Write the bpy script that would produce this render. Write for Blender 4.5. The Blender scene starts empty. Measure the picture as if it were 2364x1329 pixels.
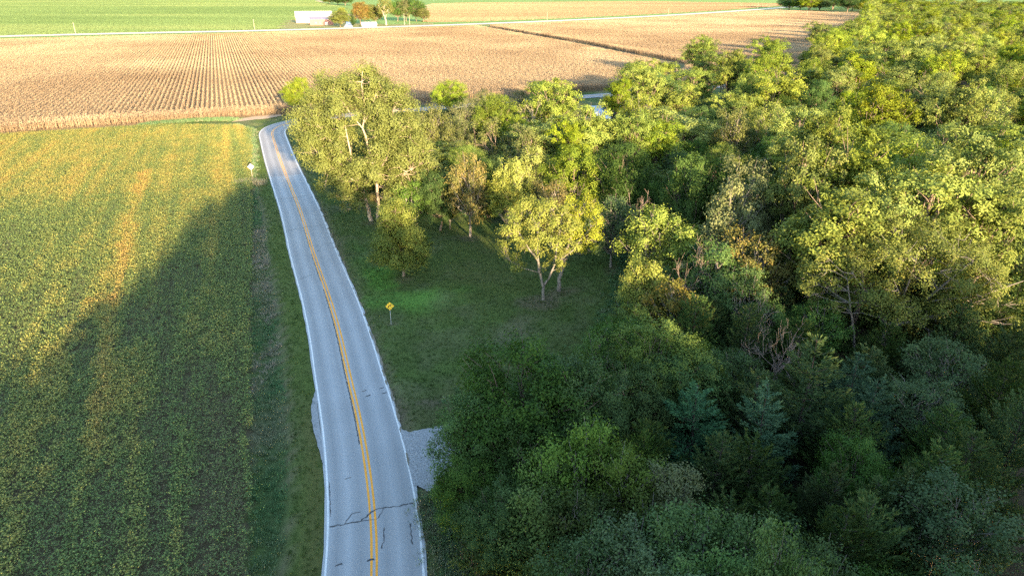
import bpy, math, random
import numpy as np
from mathutils import Vector, Matrix

# ------------------------------------------------------------------ camera, world, sun, exposure
SC = bpy.context.scene
COL = SC.collection
cam_d = bpy.data.cameras.new('camera'); cam = bpy.data.objects.new('camera', cam_d); COL.objects.link(cam)
cam.location = (0, 0, 37); cam.rotation_euler = (math.radians(90 - 23.7), 0, 0)
cam_d.sensor_width = 36; cam_d.lens = 24.0; cam_d.clip_start = 0.5; cam_d.clip_end = 20000
SC.camera = cam
SUN_EL, SUN_AZ = math.radians(10.4), math.radians(22.0)      # light travels towards (-sin az, cos az)
w = bpy.data.worlds.new('World'); SC.world = w; w.use_nodes = True
nt = w.node_tree; nt.nodes.clear()
sky = nt.nodes.new('ShaderNodeTexSky'); sky.sky_type = 'NISHITA'; sky.sun_disc = False
sky.sun_elevation = SUN_EL; sky.sun_rotation = math.radians(180 - 22.0)
sky.air_density = 1.0; sky.dust_density = 0.6; sky.ozone_density = 1.3
bg = nt.nodes.new('ShaderNodeBackground'); bg.inputs[1].default_value = 0.145
wo = nt.nodes.new('ShaderNodeOutputWorld')
nt.links.new(sky.outputs[0], bg.inputs[0]); nt.links.new(bg.outputs[0], wo.inputs[0])
sd = bpy.data.lights.new('sun', 'SUN'); sd.energy = 5.0; sd.angle = math.radians(0.6); sd.color = (1.0, 0.75, 0.45)
sun = bpy.data.objects.new('sun', sd); COL.objects.link(sun)
dirv = Vector((-math.sin(SUN_AZ) * math.cos(SUN_EL), math.cos(SUN_AZ) * math.cos(SUN_EL), -math.sin(SUN_EL)))
sun.rotation_euler = dirv.to_track_quat('-Z', 'Y').to_euler(); sun.location = (60, -120, 80)
SC.view_settings.view_transform = 'Standard'; SC.view_settings.look = 'None'
SC.view_settings.gamma = 1.0; SC.view_settings.exposure = 2.5; SC.view_settings.use_curve_mapping = False
SC.render.engine = 'CYCLES'
cy = SC.cycles; cy.max_bounces = 5; cy.diffuse_bounces = 3; cy.glossy_bounces = 2; cy.transmission_bounces = 3
cy.volume_bounces = 0; cy.use_fast_gi = False; cy.sample_clamp_indirect = 4.0; cy.use_denoising = False

RNG = np.random.default_rng(7)
random.seed(7)

# ------------------------------------------------------------------ numpy noise
_perm = np.random.default_rng(3).random((512, 512))
def vnoise(x, y):
    x = np.asarray(x, float); y = np.asarray(y, float)
    xi = np.floor(x).astype(int); yi = np.floor(y).astype(int); fx = x - xi; fy = y - yi
    fx = fx * fx * (3 - 2 * fx); fy = fy * fy * (3 - 2 * fy)
    g = lambda a, b: _perm[a % 512, b % 512]
    return (g(xi, yi) * (1 - fx) + g(xi + 1, yi) * fx) * (1 - fy) + (g(xi, yi + 1) * (1 - fx) + g(xi + 1, yi + 1) * fx) * fy
def fbm(x, y, s, o=4):
    a, t, n = 1.0, 0.0, 0.0
    x = np.asarray(x, float) / s; y = np.asarray(y, float) / s
    for i in range(o):
        n = n + a * vnoise(x + 17.3 * i, y + 41.7 * i); t += a; a *= .5; x = x * 2.03; y = y * 2.03
    return n / t
def sstep(a, b, x): t = np.clip((x - a) / (b - a), 0, 1); return t * t * (3 - 2 * t)
def inpoly(x, y, P):
    x = np.asarray(x, float); y = np.asarray(y, float); c = np.zeros(x.shape, bool); n = len(P)
    for i in range(n):
        x1, y1 = P[i]; x2, y2 = P[(i + 1) % n]
        if y1 == y2: continue
        k = ((y1 > y) != (y2 > y)) & (x < (x2 - x1) * (y - y1) / (y2 - y1) + x1); c ^= k
    return c
def seg_dist(x, y, P):
    """signed distance to a polyline (positive on its left side) and length along it"""
    x = np.asarray(x, float); y = np.asarray(y, float)
    best = np.full(x.shape, 1e9); sg = np.zeros(x.shape); al = np.zeros(x.shape); L = 0.0
    for i in range(len(P) - 1):
        ax, ay = P[i]; bx, by = P[i + 1]; dx, dy = bx - ax, by - ay; l = math.hypot(dx, dy)
        t = np.clip(((x - ax) * dx + (y - ay) * dy) / (l * l), 0, 1)
        d = np.hypot(x - ax - t * dx, y - ay - t * dy); m = d < best
        best = np.where(m, d, best); sg = np.where(m, np.sign(dx * (y - ay) - dy * (x - ax)), sg); al = np.where(m, L + t * l, al); L += l
    return best * sg, al

# ------------------------------------------------------------------ mesh helpers
def mesh_np(name, V, F, mat=None, attrs=None, smooth=False):
    """V (n,3), F (m,k) with k constant"""
    V = np.asarray(V, np.float32); F = np.asarray(F, np.int32); k = F.shape[1]
    me = bpy.data.meshes.new(name); me.vertices.add(len(V)); me.vertices.foreach_set('co', V.ravel())
    me.loops.add(F.size); me.loops.foreach_set('vertex_index', F.ravel())
    me.polygons.add(len(F)); me.polygons.foreach_set('loop_start', np.arange(0, F.size, k, dtype=np.int32))
    if smooth: me.polygons.foreach_set('use_smooth', np.ones(len(F), bool))
    me.update(calc_edges=True)
    for n, (dom, typ, arr) in (attrs or {}).items():
        a = me.attributes.new(n, typ, dom)
        a.data.foreach_set({'FLOAT': 'value', 'FLOAT_VECTOR': 'vector', 'FLOAT_COLOR': 'color', 'INT': 'value'}[typ], np.asarray(arr, np.int32 if typ == 'INT' else np.float32).ravel())
    if mat is not None: me.materials.append(mat)
    return me
def add(name, me, parent=None, loc=None):
    o = bpy.data.objects.new(name, me); COL.objects.link(o)
    if parent is not None: o.parent = parent
    if loc is not None: o.location = loc
    return o
def tag(o, label=None, cat=None, group=None, kind=None):
    for k, v in (('label', label), ('category', cat), ('group', group), ('kind', kind)):
        if v: o[k] = v
    return o
def empty(name, loc, rz=0.0):
    o = bpy.data.objects.new(name, None); COL.objects.link(o); o.location = loc; o.rotation_euler = (0, 0, rz); o.empty_display_size = .5
    return o
class MB:
    def __init__(s): s.v = []; s.f = []
    def quad(s, a, b, c, d):
        n = len(s.v); s.v += [a, b, c, d]; s.f.append((n, n + 1, n + 2, n + 3)); return s
    def poly(s, P):
        n = len(s.v); s.v += list(P); s.f.append(tuple(range(n, n + len(P)))); return s
    def box(s, c, d, rz=0.0, taper=1.0):
        n = len(s.v); cs, sn = math.cos(rz), math.sin(rz)
        for z in (-1, 1):
            k = taper if z > 0 else 1
            for x, y in ((-1, -1), (1, -1), (1, 1), (-1, 1)):
                px, py = x * d[0] / 2 * k, y * d[1] / 2 * k
                s.v.append((c[0] + px * cs - py * sn, c[1] + px * sn + py * cs, c[2] + z * d[2] / 2))
        for f in ((3, 2, 1, 0), (4, 5, 6, 7), (0, 1, 5, 4), (1, 2, 6, 5), (2, 3, 7, 6), (3, 0, 4, 7)): s.f.append(tuple(n + i for i in f))
        return s
    def tube(s, P, R, k=8, cap=True):
        n = len(s.v); P = [Vector(p) for p in P]
        for i, p in enumerate(P):
            t = (P[min(i + 1, len(P) - 1)] - P[max(i - 1, 0)]).normalized()
            a = t.orthogonal().normalized(); b = t.cross(a)
            for j in range(k):
                an = 2 * math.pi * j / k; s.v.append(tuple(p + (a * math.cos(an) + b * math.sin(an)) * R[i]))
        for i in range(len(P) - 1):
            for j in range(k):
                a0 = n + i * k + j; a1 = n + i * k + (j + 1) % k; s.f.append((a0, a1, a1 + k, a0 + k))
        if cap:
            s.f.append(tuple(n + j for j in range(k))[::-1]); s.f.append(tuple(n + (len(P) - 1) * k + j for j in range(k)))
        return s
    def build(s, name, mat, parent=None, loc=None):
        me = bpy.data.meshes.new(name); me.from_pydata([tuple(v) for v in s.v], [], s.f); me.update(); me.materials.append(mat)
        return add(name, me, parent, loc)

# ------------------------------------------------------------------ materials
def newmat(name):
    m = bpy.data.materials.new(name); m.use_nodes = True; n = m.node_tree; n.nodes.clear(); return m, n
def N(n, t, **k):
    o = n.nodes.new(t)
    for a, b in k.items(): setattr(o, a, b)
    return o
def mathn(n, op, a, b=None, c=None):
    o = N(n, 'ShaderNodeMath', operation=op)
    for i, v in enumerate((a, b, c)):
        if v is None: continue
        if isinstance(v, (int, float)): o.inputs[i].default_value = v
        else: n.links.new(v, o.inputs[i])
    return o.outputs[0]
def noise(n, scale, detail=3, vec=None, rough=.55):
    o = N(n, 'ShaderNodeTexNoise'); o.inputs['Scale'].default_value = scale; o.inputs['Detail'].default_value = detail; o.inputs['Roughness'].default_value = rough
    if vec is not None: n.links.new(vec, o.inputs['Vector'])
    return o.outputs['Fac']
def ramp(n, fac, stops):
    o = N(n, 'ShaderNodeValToRGB'); e = o.color_ramp.elements
    while len(e) > 1: e.remove(e[-1])
    e[0].position = stops[0][0]; e[0].color = (*stops[0][1], 1)
    for p, c in stops[1:]:
        x = e.new(p); x.color = (*c, 1)
    n.links.new(fac, o.inputs[0]); return o.outputs[0]
def mixc(n, fac, a, b, mode='MIX'):
    o = N(n, 'ShaderNodeMix', data_type='RGBA', blend_type=mode)
    for s, v in ((0, fac), (6, a), (7, b)):
        if isinstance(v, (int, float)): o.inputs[s].default_value = v
        elif isinstance(v, tuple): o.inputs[s].default_value = (*v, 1)
        else: n.links.new(v, o.inputs[s])
    return o.outputs[2]
def attr(n, name, kind='GEOMETRY'):
    o = N(n, 'ShaderNodeAttribute', attribute_name=name, attribute_type=kind); return o
def finish(n, col, rough=.9, spec=.2, bump=None, bs=.5, bd=.1, metal=0.0):
    p = N(n, 'ShaderNodeBsdfPrincipled'); out = N(n, 'ShaderNodeOutputMaterial')
    if isinstance(col, tuple): p.inputs['Base Color'].default_value = (*col, 1)
    else: n.links.new(col, p.inputs['Base Color'])
    p.inputs['Roughness'].default_value = rough; p.inputs['Specular IOR Level'].default_value = spec; p.inputs['Metallic'].default_value = metal
    if bump is not None:
        b = N(n, 'ShaderNodeBump'); b.inputs['Strength'].default_value = bs; b.inputs['Distance'].default_value = bd
        n.links.new(bump, b.inputs['Height']); n.links.new(b.outputs[0], p.inputs['Normal'])
    n.links.new(p.outputs[0], out.inputs[0])
def wpos(n): return N(n, 'ShaderNodeNewGeometry').outputs['Position']
def plain(name, col, var=.25, scale=2.0, rough=.85, spec=.2, bump=0.0, metal=0.0):
    m, n = newmat(name); f = noise(n, scale, 4, wpos(n))
    c = ramp(n, f, [(.3, tuple(x * (1 - var) for x in col)), (.7, tuple(min(1, x * (1 + var)) for x in col))])
    finish(n, c, rough, spec, f if bump else None, 1.0, bump, metal); return m
def leafmat(name, dark, mid, lite, trans=.20, hue=.055, rough=.65):
    """a leaf colour that differs from leaf to leaf (attribute rnd) and slightly from plant to plant"""
    m, n = newmat(name)
    c = ramp(n, attr(n, 'rnd').outputs['Fac'], [(0, dark), (.5, mid), (1, lite)])
    oi = N(n, 'ShaderNodeObjectInfo')
    hs = N(n, 'ShaderNodeHueSaturation')
    hs.inputs['Hue'].default_value = .5
    r = oi.outputs['Random']
    n.links.new(mathn(n, 'MULTIPLY_ADD', r, hue * .28, .5 - hue * .14), hs.inputs['Hue'])
    n.links.new(mathn(n, 'MULTIPLY_ADD', mathn(n, 'FRACT', mathn(n, 'MULTIPLY', r, 7.3)), .55, .72), hs.inputs['Value'])
    n.links.new(mathn(n, 'MULTIPLY_ADD', mathn(n, 'FRACT', mathn(n, 'MULTIPLY', r, 13.7)), .25, .85), hs.inputs['Saturation'])
    n.links.new(c, hs.inputs['Color'])
    p = N(n, 'ShaderNodeBsdfPrincipled'); p.inputs['Roughness'].default_value = rough; p.inputs['Specular IOR Level'].default_value = .10
    t = N(n, 'ShaderNodeBsdfTranslucent'); mx = N(n, 'ShaderNodeMixShader'); mx.inputs[0].default_value = trans
    out = N(n, 'ShaderNodeOutputMaterial')
    tc = mixc(n, 1.0, hs.outputs[0], (1.25, 1.3, .55), 'MULTIPLY')
    n.links.new(hs.outputs[0], p.inputs['Base Color']); n.links.new(tc, t.inputs[0])
    n.links.new(p.outputs[0], mx.inputs[1]); n.links.new(t.outputs[0], mx.inputs[2]); n.links.new(mx.outputs[0], out.inputs[0])
    return m
def cropmat(name, stops, scale, trans=.25, streak=None, var=.7, gain=1.0):
    """crop leaves: tone comes from the plant (instance attribute tone) and from the leaf (rnd)"""
    m, n = newmat(name)
    tone = attr(n, 'tone', 'INSTANCER').outputs['Fac']; r = attr(n, 'rnd').outputs['Fac']
    f = mathn(n, 'ADD', mathn(n, 'MULTIPLY', tone, .8), mathn(n, 'MULTIPLY', r, .2))
    c = ramp(n, f, stops)
    v = mathn(n, 'MULTIPLY_ADD', r, var * gain, (1 - var / 2) * gain)
    cc = N(n, 'ShaderNodeHueSaturation'); n.links.new(c, cc.inputs['Color']); n.links.new(v, cc.inputs['Value'])
    p = N(n, 'ShaderNodeBsdfPrincipled'); p.inputs['Roughness'].default_value = .7; p.inputs['Specular IOR Level'].default_value = .2
    t = N(n, 'ShaderNodeBsdfTranslucent'); mx = N(n, 'ShaderNodeMixShader'); mx.inputs[0].default_value = trans; out = N(n, 'ShaderNodeOutputMaterial')
    n.links.new(cc.outputs[0], p.inputs['Base Color']); n.links.new(cc.outputs[0], t.inputs[0])
    n.links.new(p.outputs[0], mx.inputs[1]); n.links.new(t.outputs[0], mx.inputs[2]); n.links.new(mx.outputs[0], out.inputs[0])
    return m

M = {}
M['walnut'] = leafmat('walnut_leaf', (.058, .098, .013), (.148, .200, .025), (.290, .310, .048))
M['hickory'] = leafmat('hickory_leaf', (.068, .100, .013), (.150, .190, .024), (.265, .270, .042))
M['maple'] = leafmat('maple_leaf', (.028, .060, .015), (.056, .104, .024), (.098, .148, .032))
M['ash'] = leafmat('ash_leaf', (.060, .080, .028), (.115, .130, .045), (.180, .180, .070))
M['elder'] = leafmat('box_elder_leaf', (.085, .112, .018), (.180, .208, .036), (.310, .285, .066))
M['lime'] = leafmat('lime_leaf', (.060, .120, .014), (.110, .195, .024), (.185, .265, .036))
M['sycamore'] = leafmat('sycamore_leaf', (.048, .068, .015), (.090, .110, .021), (.200, .190, .035))
M['fresh'] = leafmat('fresh_leaf', (.055, .092, .016), (.098, .148, .026), (.155, .205, .038))
M['rust'] = leafmat('rusty_leaf', (.075, .090, .020), (.150, .145, .034), (.300, .190, .045))
M['autumn'] = leafmat('autumn_leaf', (.09, .11, .02), (.19, .15, .03), (.33, .15, .03))
M['cottonwood'] = leafmat('cottonwood_leaf', (.085, .105, .022), (.135, .155, .036), (.195, .205, .058))
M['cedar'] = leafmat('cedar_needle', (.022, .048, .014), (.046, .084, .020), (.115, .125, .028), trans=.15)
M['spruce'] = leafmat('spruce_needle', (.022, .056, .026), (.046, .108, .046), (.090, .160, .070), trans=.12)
M['willow'] = leafmat('willow_leaf', (.040, .074, .026), (.074, .122, .042), (.125, .168, .058))
M['shrub'] = leafmat('shrub_leaf', (.030, .055, .015), (.060, .085, .022), (.110, .110, .030))
M['bark'] = plain('bark', (.16, .12, .09), .4, 3.0)
M['pale_bark'] = plain('pale_bark', (.34, .27, .20), .25, 2.0)
M['dead_bark'] = plain('weathered_wood', (.27, .20, .165), .3, 2.0)
M['dark_bark'] = plain('dark_bark', (.055, .042, .034), .3, 3.0)
M['grey_bark'] = plain('grey_wood', (.19, .165, .14), .3, 2.0)
# ------------------------------------------------------------------ ground, roads, fields (metres; x east of the lens, y away from it)
ROAD = [(4, -70), (1, -40), (-2.5, -12), (-5.5, 8), (-7.8, 24), (-9.44, 35.04), (-10.74, 41.36), (-12.5, 47.72), (-14.5, 54.2), (-16.95, 61.27), (-20.2, 70.99), (-24.28, 82.09), (-29.91, 96.42), (-38.1, 118.2), (-45.2, 135.84), (-54.4, 158.8), (-63.0, 181.16), (-67.36, 193.04), (-68.3, 200.88), (-66.4, 207.88), (-61.8, 214), (-54, 219.7), (-40, 227.5), (-10, 242.6), (30, 262.6), (70, 282.5), (120, 307), (190, 341), (300, 395)]
def spline(P, step=1.0):
    P = [Vector((p[0], p[1], 0)) for p in P]; out = []
    for i in range(len(P) - 1):
        p0 = P[max(i - 1, 0)]; p1 = P[i]; p2 = P[i + 1]; p3 = P[min(i + 2, len(P) - 1)]
        n = max(2, int((p2 - p1).length / step))
        for k in range(n):
            t = k / n
            out.append(.5 * ((2 * p1) + (p2 - p0) * t + (2 * p0 - 5 * p1 + 4 * p2 - p3) * t * t + (3 * p1 - p0 - 3 * p2 + p3) * t ** 3))
    out.append(P[-1]); return [(p.x, p.y) for p in out]
RC = spline(ROAD, 1.0)
_k = np.exp(-np.arange(-9, 10) ** 2 / (2 * 3.0 ** 2)); _k /= _k.sum(); _p = np.pad(np.array(RC), ((9, 9), (0, 0)), mode='edge')
RC = [tuple(v) for v in np.stack([np.convolve(_p[:, i], _k, 'valid') for i in (0, 1)], 1)]
RCa = np.array(RC); _t = np.gradient(RCa, axis=0); _t /= np.linalg.norm(_t, axis=1)[:, None]
RN = np.stack([_t[:, 1], -_t[:, 0]], 1)                   # to the right of travel
RS = np.concatenate([[0], np.cumsum(np.linalg.norm(np.diff(RCa, axis=0), axis=1))])
def s_at_y(y):
    i = int(np.argmin(np.abs(RCa[:, 1] - y) + 1000 * (RCa[:, 0] > 0) * (RCa[:, 1] > 60))); return RS[i]
def rp(s, off):
    i = np.clip(np.searchsorted(RS, s) - 1, 0, len(RS) - 2); t = (s - RS[i]) / (RS[i + 1] - RS[i])
    c = RCa[i] * (1 - t) + RCa[i + 1] * t; n = RN[i] * (1 - t) + RN[i + 1] * t
    return (c[0] + n[0] * off, c[1] + n[1] * off)
S0, S1 = 0.0, RS[-1]
RZ = 0.10
def ribbon(name, s0, s1, a, b, z, mat, parent, step=1.5, across=1, crown=.05):
    """a sheet along the road between offsets a(s) and b(s)"""
    ss = np.linspace(s0, s1, max(2, int((s1 - s0) / step))); V = []; F = []; UV = []
    fa = a if callable(a) else (lambda s: a); fb = b if callable(b) else (lambda s: b)
    for s in ss:
        for k in range(across + 1):
            o = fa(s) + (fb(s) - fa(s)) * k / across; p = rp(s, o)
            V.append((p[0], p[1], z - crown * abs(o) / 3.5)); UV.append((o, s, 0))
    w_ = across + 1
    for i in range(len(ss) - 1):
        for k in range(across): F.append((i * w_ + k, i * w_ + k + 1, (i + 1) * w_ + k + 1, (i + 1) * w_ + k))
    me = mesh_np(name, V, F, mat, {'across': ('POINT', 'FLOAT_VECTOR', UV)})
    return add(name, me, parent)

SOY = [(-16.95, 31.81), (-21.69, 45.45), (-26.23, 58.76), (-52.93, 135.84), (-74.19, 196.24), (-80.86, 202.25), (-102.13, 202.94), (-140.35, 188.12), (-183.04, 171.06), (-240, 20)]
SOY_EDGE = [(-16.95, 31.81), (-21.69, 45.45), (-26.23, 58.76), (-52.93, 135.84), (-74.19, 196.24)]
CORN = [(-198.39, 165.2), (-142.02, 190.55), (-109.18, 204.33), (-79.37, 218.47), (-40, 235.5), (31, 274.5), (120, 318), (420, 470), (760, 1150), (455.29, 1273.7), (174.11, 927.22), (-44.01, 727.55), (-214.32, 618.67), (-379.62, 537.63), (-524.03, 464.1)]
GAP = [(75, 340), (85.0, 375.99), (45.89, 517.45), (-42.58, 780.28), (-45, 830)]
WOODS = [(11, 62), (15, 76), (19, 92), (18, 106), (-2, 118), (-22, 124), (-32, 150), (-44, 180), (-50, 205), (20, 243), (22, 212), (20, 180), (28, 178), (38, 215), (50, 246), (70, 244), (84, 222), (104, 266), (132, 318), (186, 418), (281, 608), (436, 906), (556, 1190), (900, 1500), (1100, 900), (500, 300), (200, 60), (160, -60), (2, -60), (2, 20), (-2, 38), (-4.5, 44), (0, 55)]
EA = (math.cos(SUN_AZ), math.sin(SUN_AZ)); EB = (-math.sin(SUN_AZ), math.cos(SUN_AZ))
def corn_mask(x, y):
    gd, _ = seg_dist(x, y, GAP)
    m = inpoly(x, y, CORN) & (np.abs(gd) > 7.5)
    m &= ~inpoly(x, y, WOODS); q = m & (y < 420) & (x < 320); rd = np.full(x.shape, 99.0)
    if q.any(): rd[q] = seg_dist(x[q], y[q], RC[::6])[0]
    return m & (np.abs(rd) > 9)

# ground sheet: a tensor grid, fine near the road, reaching the horizon
def axis(lo, hi, st, far0, far1, g=1.22):
    mid = list(np.arange(lo, hi + st * .5, st)); a = []; x = lo; d = st
    while x > far0: d *= g; x -= d; a.append(x)
    b = []; x = mid[-1]; d = st
    while x < far1: d *= g; x += d; b.append(x)
    return np.array(a[::-1] + mid + b)
gx = axis(-76, 44, .8, -6000, 6000); gy = axis(24, 216, .8, -3000, 12000)
X, Y = np.meshgrid(gx, gy)
rd = np.where(X < 0, 400.0, -400.0)                        # + = left of the road
m_ = (X > -150) & (X < 320) & (Y > -90) & (Y < 420); rd[m_] = seg_dist(X[m_], Y[m_], RC[::4])[0]
se, _ = seg_dist(X, Y, SOY_EDGE)
near = sstep(500, 250, np.hypot(X, Y))
Z = (fbm(X, Y, 14, 3) - .5) * .35 * near
ditch = sstep(5.2, 8.5, rd) * sstep(-.2, 2.2, -se) * (Y < 205)
Z = Z - .55 * ditch
Z = Z - .35 * sstep(5, 8, -rd) * sstep(15, 9, -rd) * near * .6
flat = sstep(7.5, 4.2, np.abs(rd)); Z = Z * (1 - flat) + (-.02) * flat
Z = np.where(np.abs(rd) < 3.5, -.12, Z)
Z = np.where(inpoly(X, Y, SOY), Z * .3 - .02, Z)
# real colours of the ground cover
Cg = np.zeros(X.shape + (3,)); 
grass = np.array((.060, .098, .021)); dry = np.array((.115, .115, .060)); bright = np.array((.080, .215, .026)); dirt = np.array((.130, .095, .070)); litter = np.array((.045, .036, .022)); olive = np.array((.075, .090, .022))
n1 = fbm(X, Y, 9, 4); n2 = fbm(X + 300, Y, 3, 3); n3 = fbm(X, Y + 500, 22, 3)
def mix(A, B, f): return A * (1 - f[..., None]) + B * f[..., None]
Cg += grass
Cg = mix(Cg, dry, np.clip(sstep(.46, .66, n1) * .65 + sstep(.52, .75, n2) * .35, 0, 1)); Cg = Cg * (.72 + .56 * fbm(X, Y, 2.2, 4))[..., None]
Cg = mix(Cg, olive, sstep(.45, .65, n3) * .5)
def blob(cx, cy, rx, ry, rot=0.0, soft=.5):
    c, s = math.cos(rot), math.sin(rot); dx, dy = X - cx, Y - cy
    u = (dx * c + dy * s) / rx; v = (-dx * s + dy * c) / ry
    return sstep(1 + soft, 1 - soft, np.hypot(u, v) + (fbm(X, Y, 5, 4) - .5) * 2.2)
bp = (-11.07, 80.45); Cg = mix(Cg, bright, blob(bp[0], bp[1], 4.6, 3.0, .15, .6) * .6)
bp = (-17.68, 87.98); Cg = mix(Cg, bright, blob(bp[0], bp[1], 2.2, 5.5, .3, .4) * .7)
bp = (-14.48, 80.71); Cg = mix(Cg, bright, blob(bp[0], bp[1], 4.5, 2.5, .3, .4) * .5)
bp = (-22.03, 94.62); Cg = mix(Cg, bright, blob(bp[0], bp[1], 1.5, 8, .38, .5) * .3)
for q, r_ in (((-8.15, 56.79), .8), ((3.23, 79.65), 2.2), ((6.53, 83.21), 2.0), ((-15.03, 87.67), 1.8), ((-14.54, 73.46), .8), ((-6.44, 104.23), 2.5), ((15.24, 90.38), 2), ((-24.28, 112.71), 2.2)):
    Cg = mix(Cg, dirt, blob(q[0], q[1], r_, r_ * .8, 0, .5) * .6)
# verges: greener band, dry lip where the mower stops, bare edge by the asphalt
lv = sstep(3.3, 3.6, rd) * sstep(6.6, 6.0, rd) * (Y < 225); Cg = mix(Cg, np.array((.070, .105, .020)), lv * .7)
ol = sstep(3.4, 3.8, rd) * sstep(6.0, 4.2, rd) * sstep(60, 52, Y); Cg = mix(Cg, np.array((.095, .095, .028)), ol * .8)
lip = sstep(5.7, 6.1, rd) * sstep(6.9, 6.3, rd) * (Y < 205); Cg = mix(Cg, np.array((.150, .120, .070)), lip * .7 * sstep(.35, .6, n2 + .1))
re = sstep(3.3, 3.5, -rd) * sstep(4.6, 3.7, -rd + (n2 - .5) * 1.5); Cg = mix(Cg, dirt, re * .65)
mow = .5 + .5 * np.sin(-rd * 2.6); Cg = Cg * (1 - .10 * mow[..., None] * (sstep(3.6, 4, -rd) * sstep(40, 14, -rd))[..., None])
dt = ditch * (Y < 205); Cg = mix(Cg, np.array((.055, .095, .040)), dt * .8)
# woods floor, field soils
wm = inpoly(X, Y, WOODS); Cg = np.where(wm[..., None], litter, Cg)
sm = inpoly(X, Y, SOY) ; Cg = np.where(sm[..., None], np.array((.075, .062, .034)), Cg)
cm = inpoly(X, Y, CORN); Cg = np.where(cm[..., None], np.array((.21, .15, .09)), Cg)
gdd, _ = seg_dist(X, Y, GAP); Cg = np.where(((np.abs(gdd) < 5) & cm)[..., None], np.array((.13, .12, .05)), Cg)
farg = np.hypot(X, Y) > 560
Cg = np.where((farg & ~cm & ~wm)[..., None], np.array((.150, .235, .060)) * (.85 + .3 * fbm(X, Y, 180, 3))[..., None], Cg)
nx, ny = len(gx), len(gy)
idx = np.arange(nx * ny).reshape(ny, nx)
F = np.stack([idx[:-1, :-1], idx[:-1, 1:], idx[1:, 1:], idx[1:, :-1]], -1).reshape(-1, 4)
m, n = newmat('ground_cover')
ca = attr(n, 'cover').outputs['Color']; wp = wpos(n)
na = noise(n, .9, 6, wp, .68); nb = noise(n, 7.0, 4, wp, .7); nc = noise(n, .12, 4, wp)
k = mathn(n, 'ADD', mathn(n, 'MULTIPLY', na, 1.0), mathn(n, 'MULTIPLY', nb, 1.0))
k = mathn(n, 'MULTIPLY_ADD', k, 1.9, -.60)
g1 = mixc(n, 1.0, ca, ramp(n, k, [(0, (.25, .25, .25)), (1, (1.0, 1.0, 1.0))]), 'MULTIPLY')
g2 = mixc(n, mathn(n, 'MULTIPLY', nc, .35), g1, (.10, .085, .05))
finish(n, mixc(n, 1.0, g2, (1.35, 1.35, 1.35), 'MULTIPLY'), 1.0, .05, k, 1.0, .12)
M['ground'] = m
ground = add('ground', mesh_np('ground', np.stack([X, Y, Z], -1).reshape(-1, 3), F, m, {'cover': ('POINT', 'FLOAT_COLOR', np.concatenate([Cg.reshape(-1, 3), np.ones((nx * ny, 1))], 1))}, True))
tag(ground, kind='structure')
def zg(x, y): return 0.0

# asphalt
def asphalt(name, base, spot, dark):
    m, n = newmat(name); wp = wpos(n); u = attr(n, 'across').outputs['Vector']
    sx = N(n, 'ShaderNodeSeparateXYZ'); n.links.new(u, sx.inputs[0])
    sv = N(n, 'ShaderNodeCombineXYZ'); n.links.new(mathn(n, 'MULTIPLY', sx.outputs[0], 1.3), sv.inputs[0]); n.links.new(mathn(n, 'MULTIPLY', sx.outputs[1], .02), sv.inputs[1])
    lane = noise(n, 1.0, 3, sv.outputs[0]); big = noise(n, .15, 4, wp); fine = noise(n, 9.0, 5, wp, .75)
    wt = mathn(n, 'ABSOLUTE', mathn(n, 'SUBTRACT', mathn(n, 'ABSOLUTE', mathn(n, 'SUBTRACT', mathn(n, 'ABSOLUTE', sx.outputs[0]), 1.75)), .85))
    wt = mathn(n, 'MULTIPLY_ADD', wt, .35, .82)
    v = mathn(n, 'ADD', mathn(n, 'MULTIPLY', lane, .35), mathn(n, 'ADD', mathn(n, 'MULTIPLY', big, .3), mathn(n, 'MULTIPLY', fine, .55)))
    c = ramp(n, v, [(.38, dark), (.6, base), (.82, spot)])
    wtc = N(n, 'ShaderNodeCombineColor')
    for i in range(3): n.links.new(wt, wtc.inputs[i])
    c = mixc(n, 1.0, c, wtc.outputs[0], 'MULTIPLY')
    finish(n, c, .85, .3, fine, .15, .004); return m
M['asphalt'] = asphalt('worn_asphalt', (.300, .308, .315), (.37, .378, .385), (.24, .246, .252))
M['asphalt_far'] = asphalt('smooth_asphalt', (.275, .262, .258), (.32, .305, .30), (.23, .22, .22))
M['white'] = plain('white_road_paint', (.62, .62, .61), .18, 6.0, .7)
M['yellow'] = plain('yellow_road_paint', (.80, .34, .035), .14, 6.0, .7)
M['tar'] = plain('crack_sealant', (.030, .028, .030), .3, 4.0, .5, .4)
SJ = s_at_y(144.5)                                        # where the newer surfacing begins
def edge_r(s): return 3.60 + .05 * math.sin(s * .9) * (s < SJ) + .14 * (float(vnoise(s * .8, 3.3)) - .5)
def edge_l(s): return -3.55 - .12 * (float(vnoise(s * .6, 9.3)) - .5)
road = ribbon('road', S0, SJ, edge_l, edge_r, RZ, M['asphalt'], None, .8, 6); tag(road, kind='structure')
roadf = ribbon('road', SJ, S1, -3.55, 3.6, RZ, M['asphalt_far'], None, 1.2, 6); tag(roadf, kind='structure')
for o_, pr in (('shoulder', road),):
    pass
def line(s0, s1, c, wd, mat, name, parent, wob=.0, z=.005, step=1.0):
    return ribbon(name, s0, s1, lambda s: c - wd / 2 + wob * (float(vnoise(s * 2.2, c)) - .5), lambda s: c + wd / 2 + wob * (float(vnoise(s * 2.6, c + 7)) - .5), RZ + z, mat, parent, step)
for (a_, b_, pr) in ((S0, SJ, road), (SJ, S1, roadf)):
    line(a_, b_, -.18, .17, M['yellow'], 'centre_line', pr, .03); line(a_, b_, .18, .17, M['yellow'], 'centre_line', pr, .03)
    line(a_, b_, -3.32, .15, M['white'], 'edge_line', pr, .03)
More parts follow.
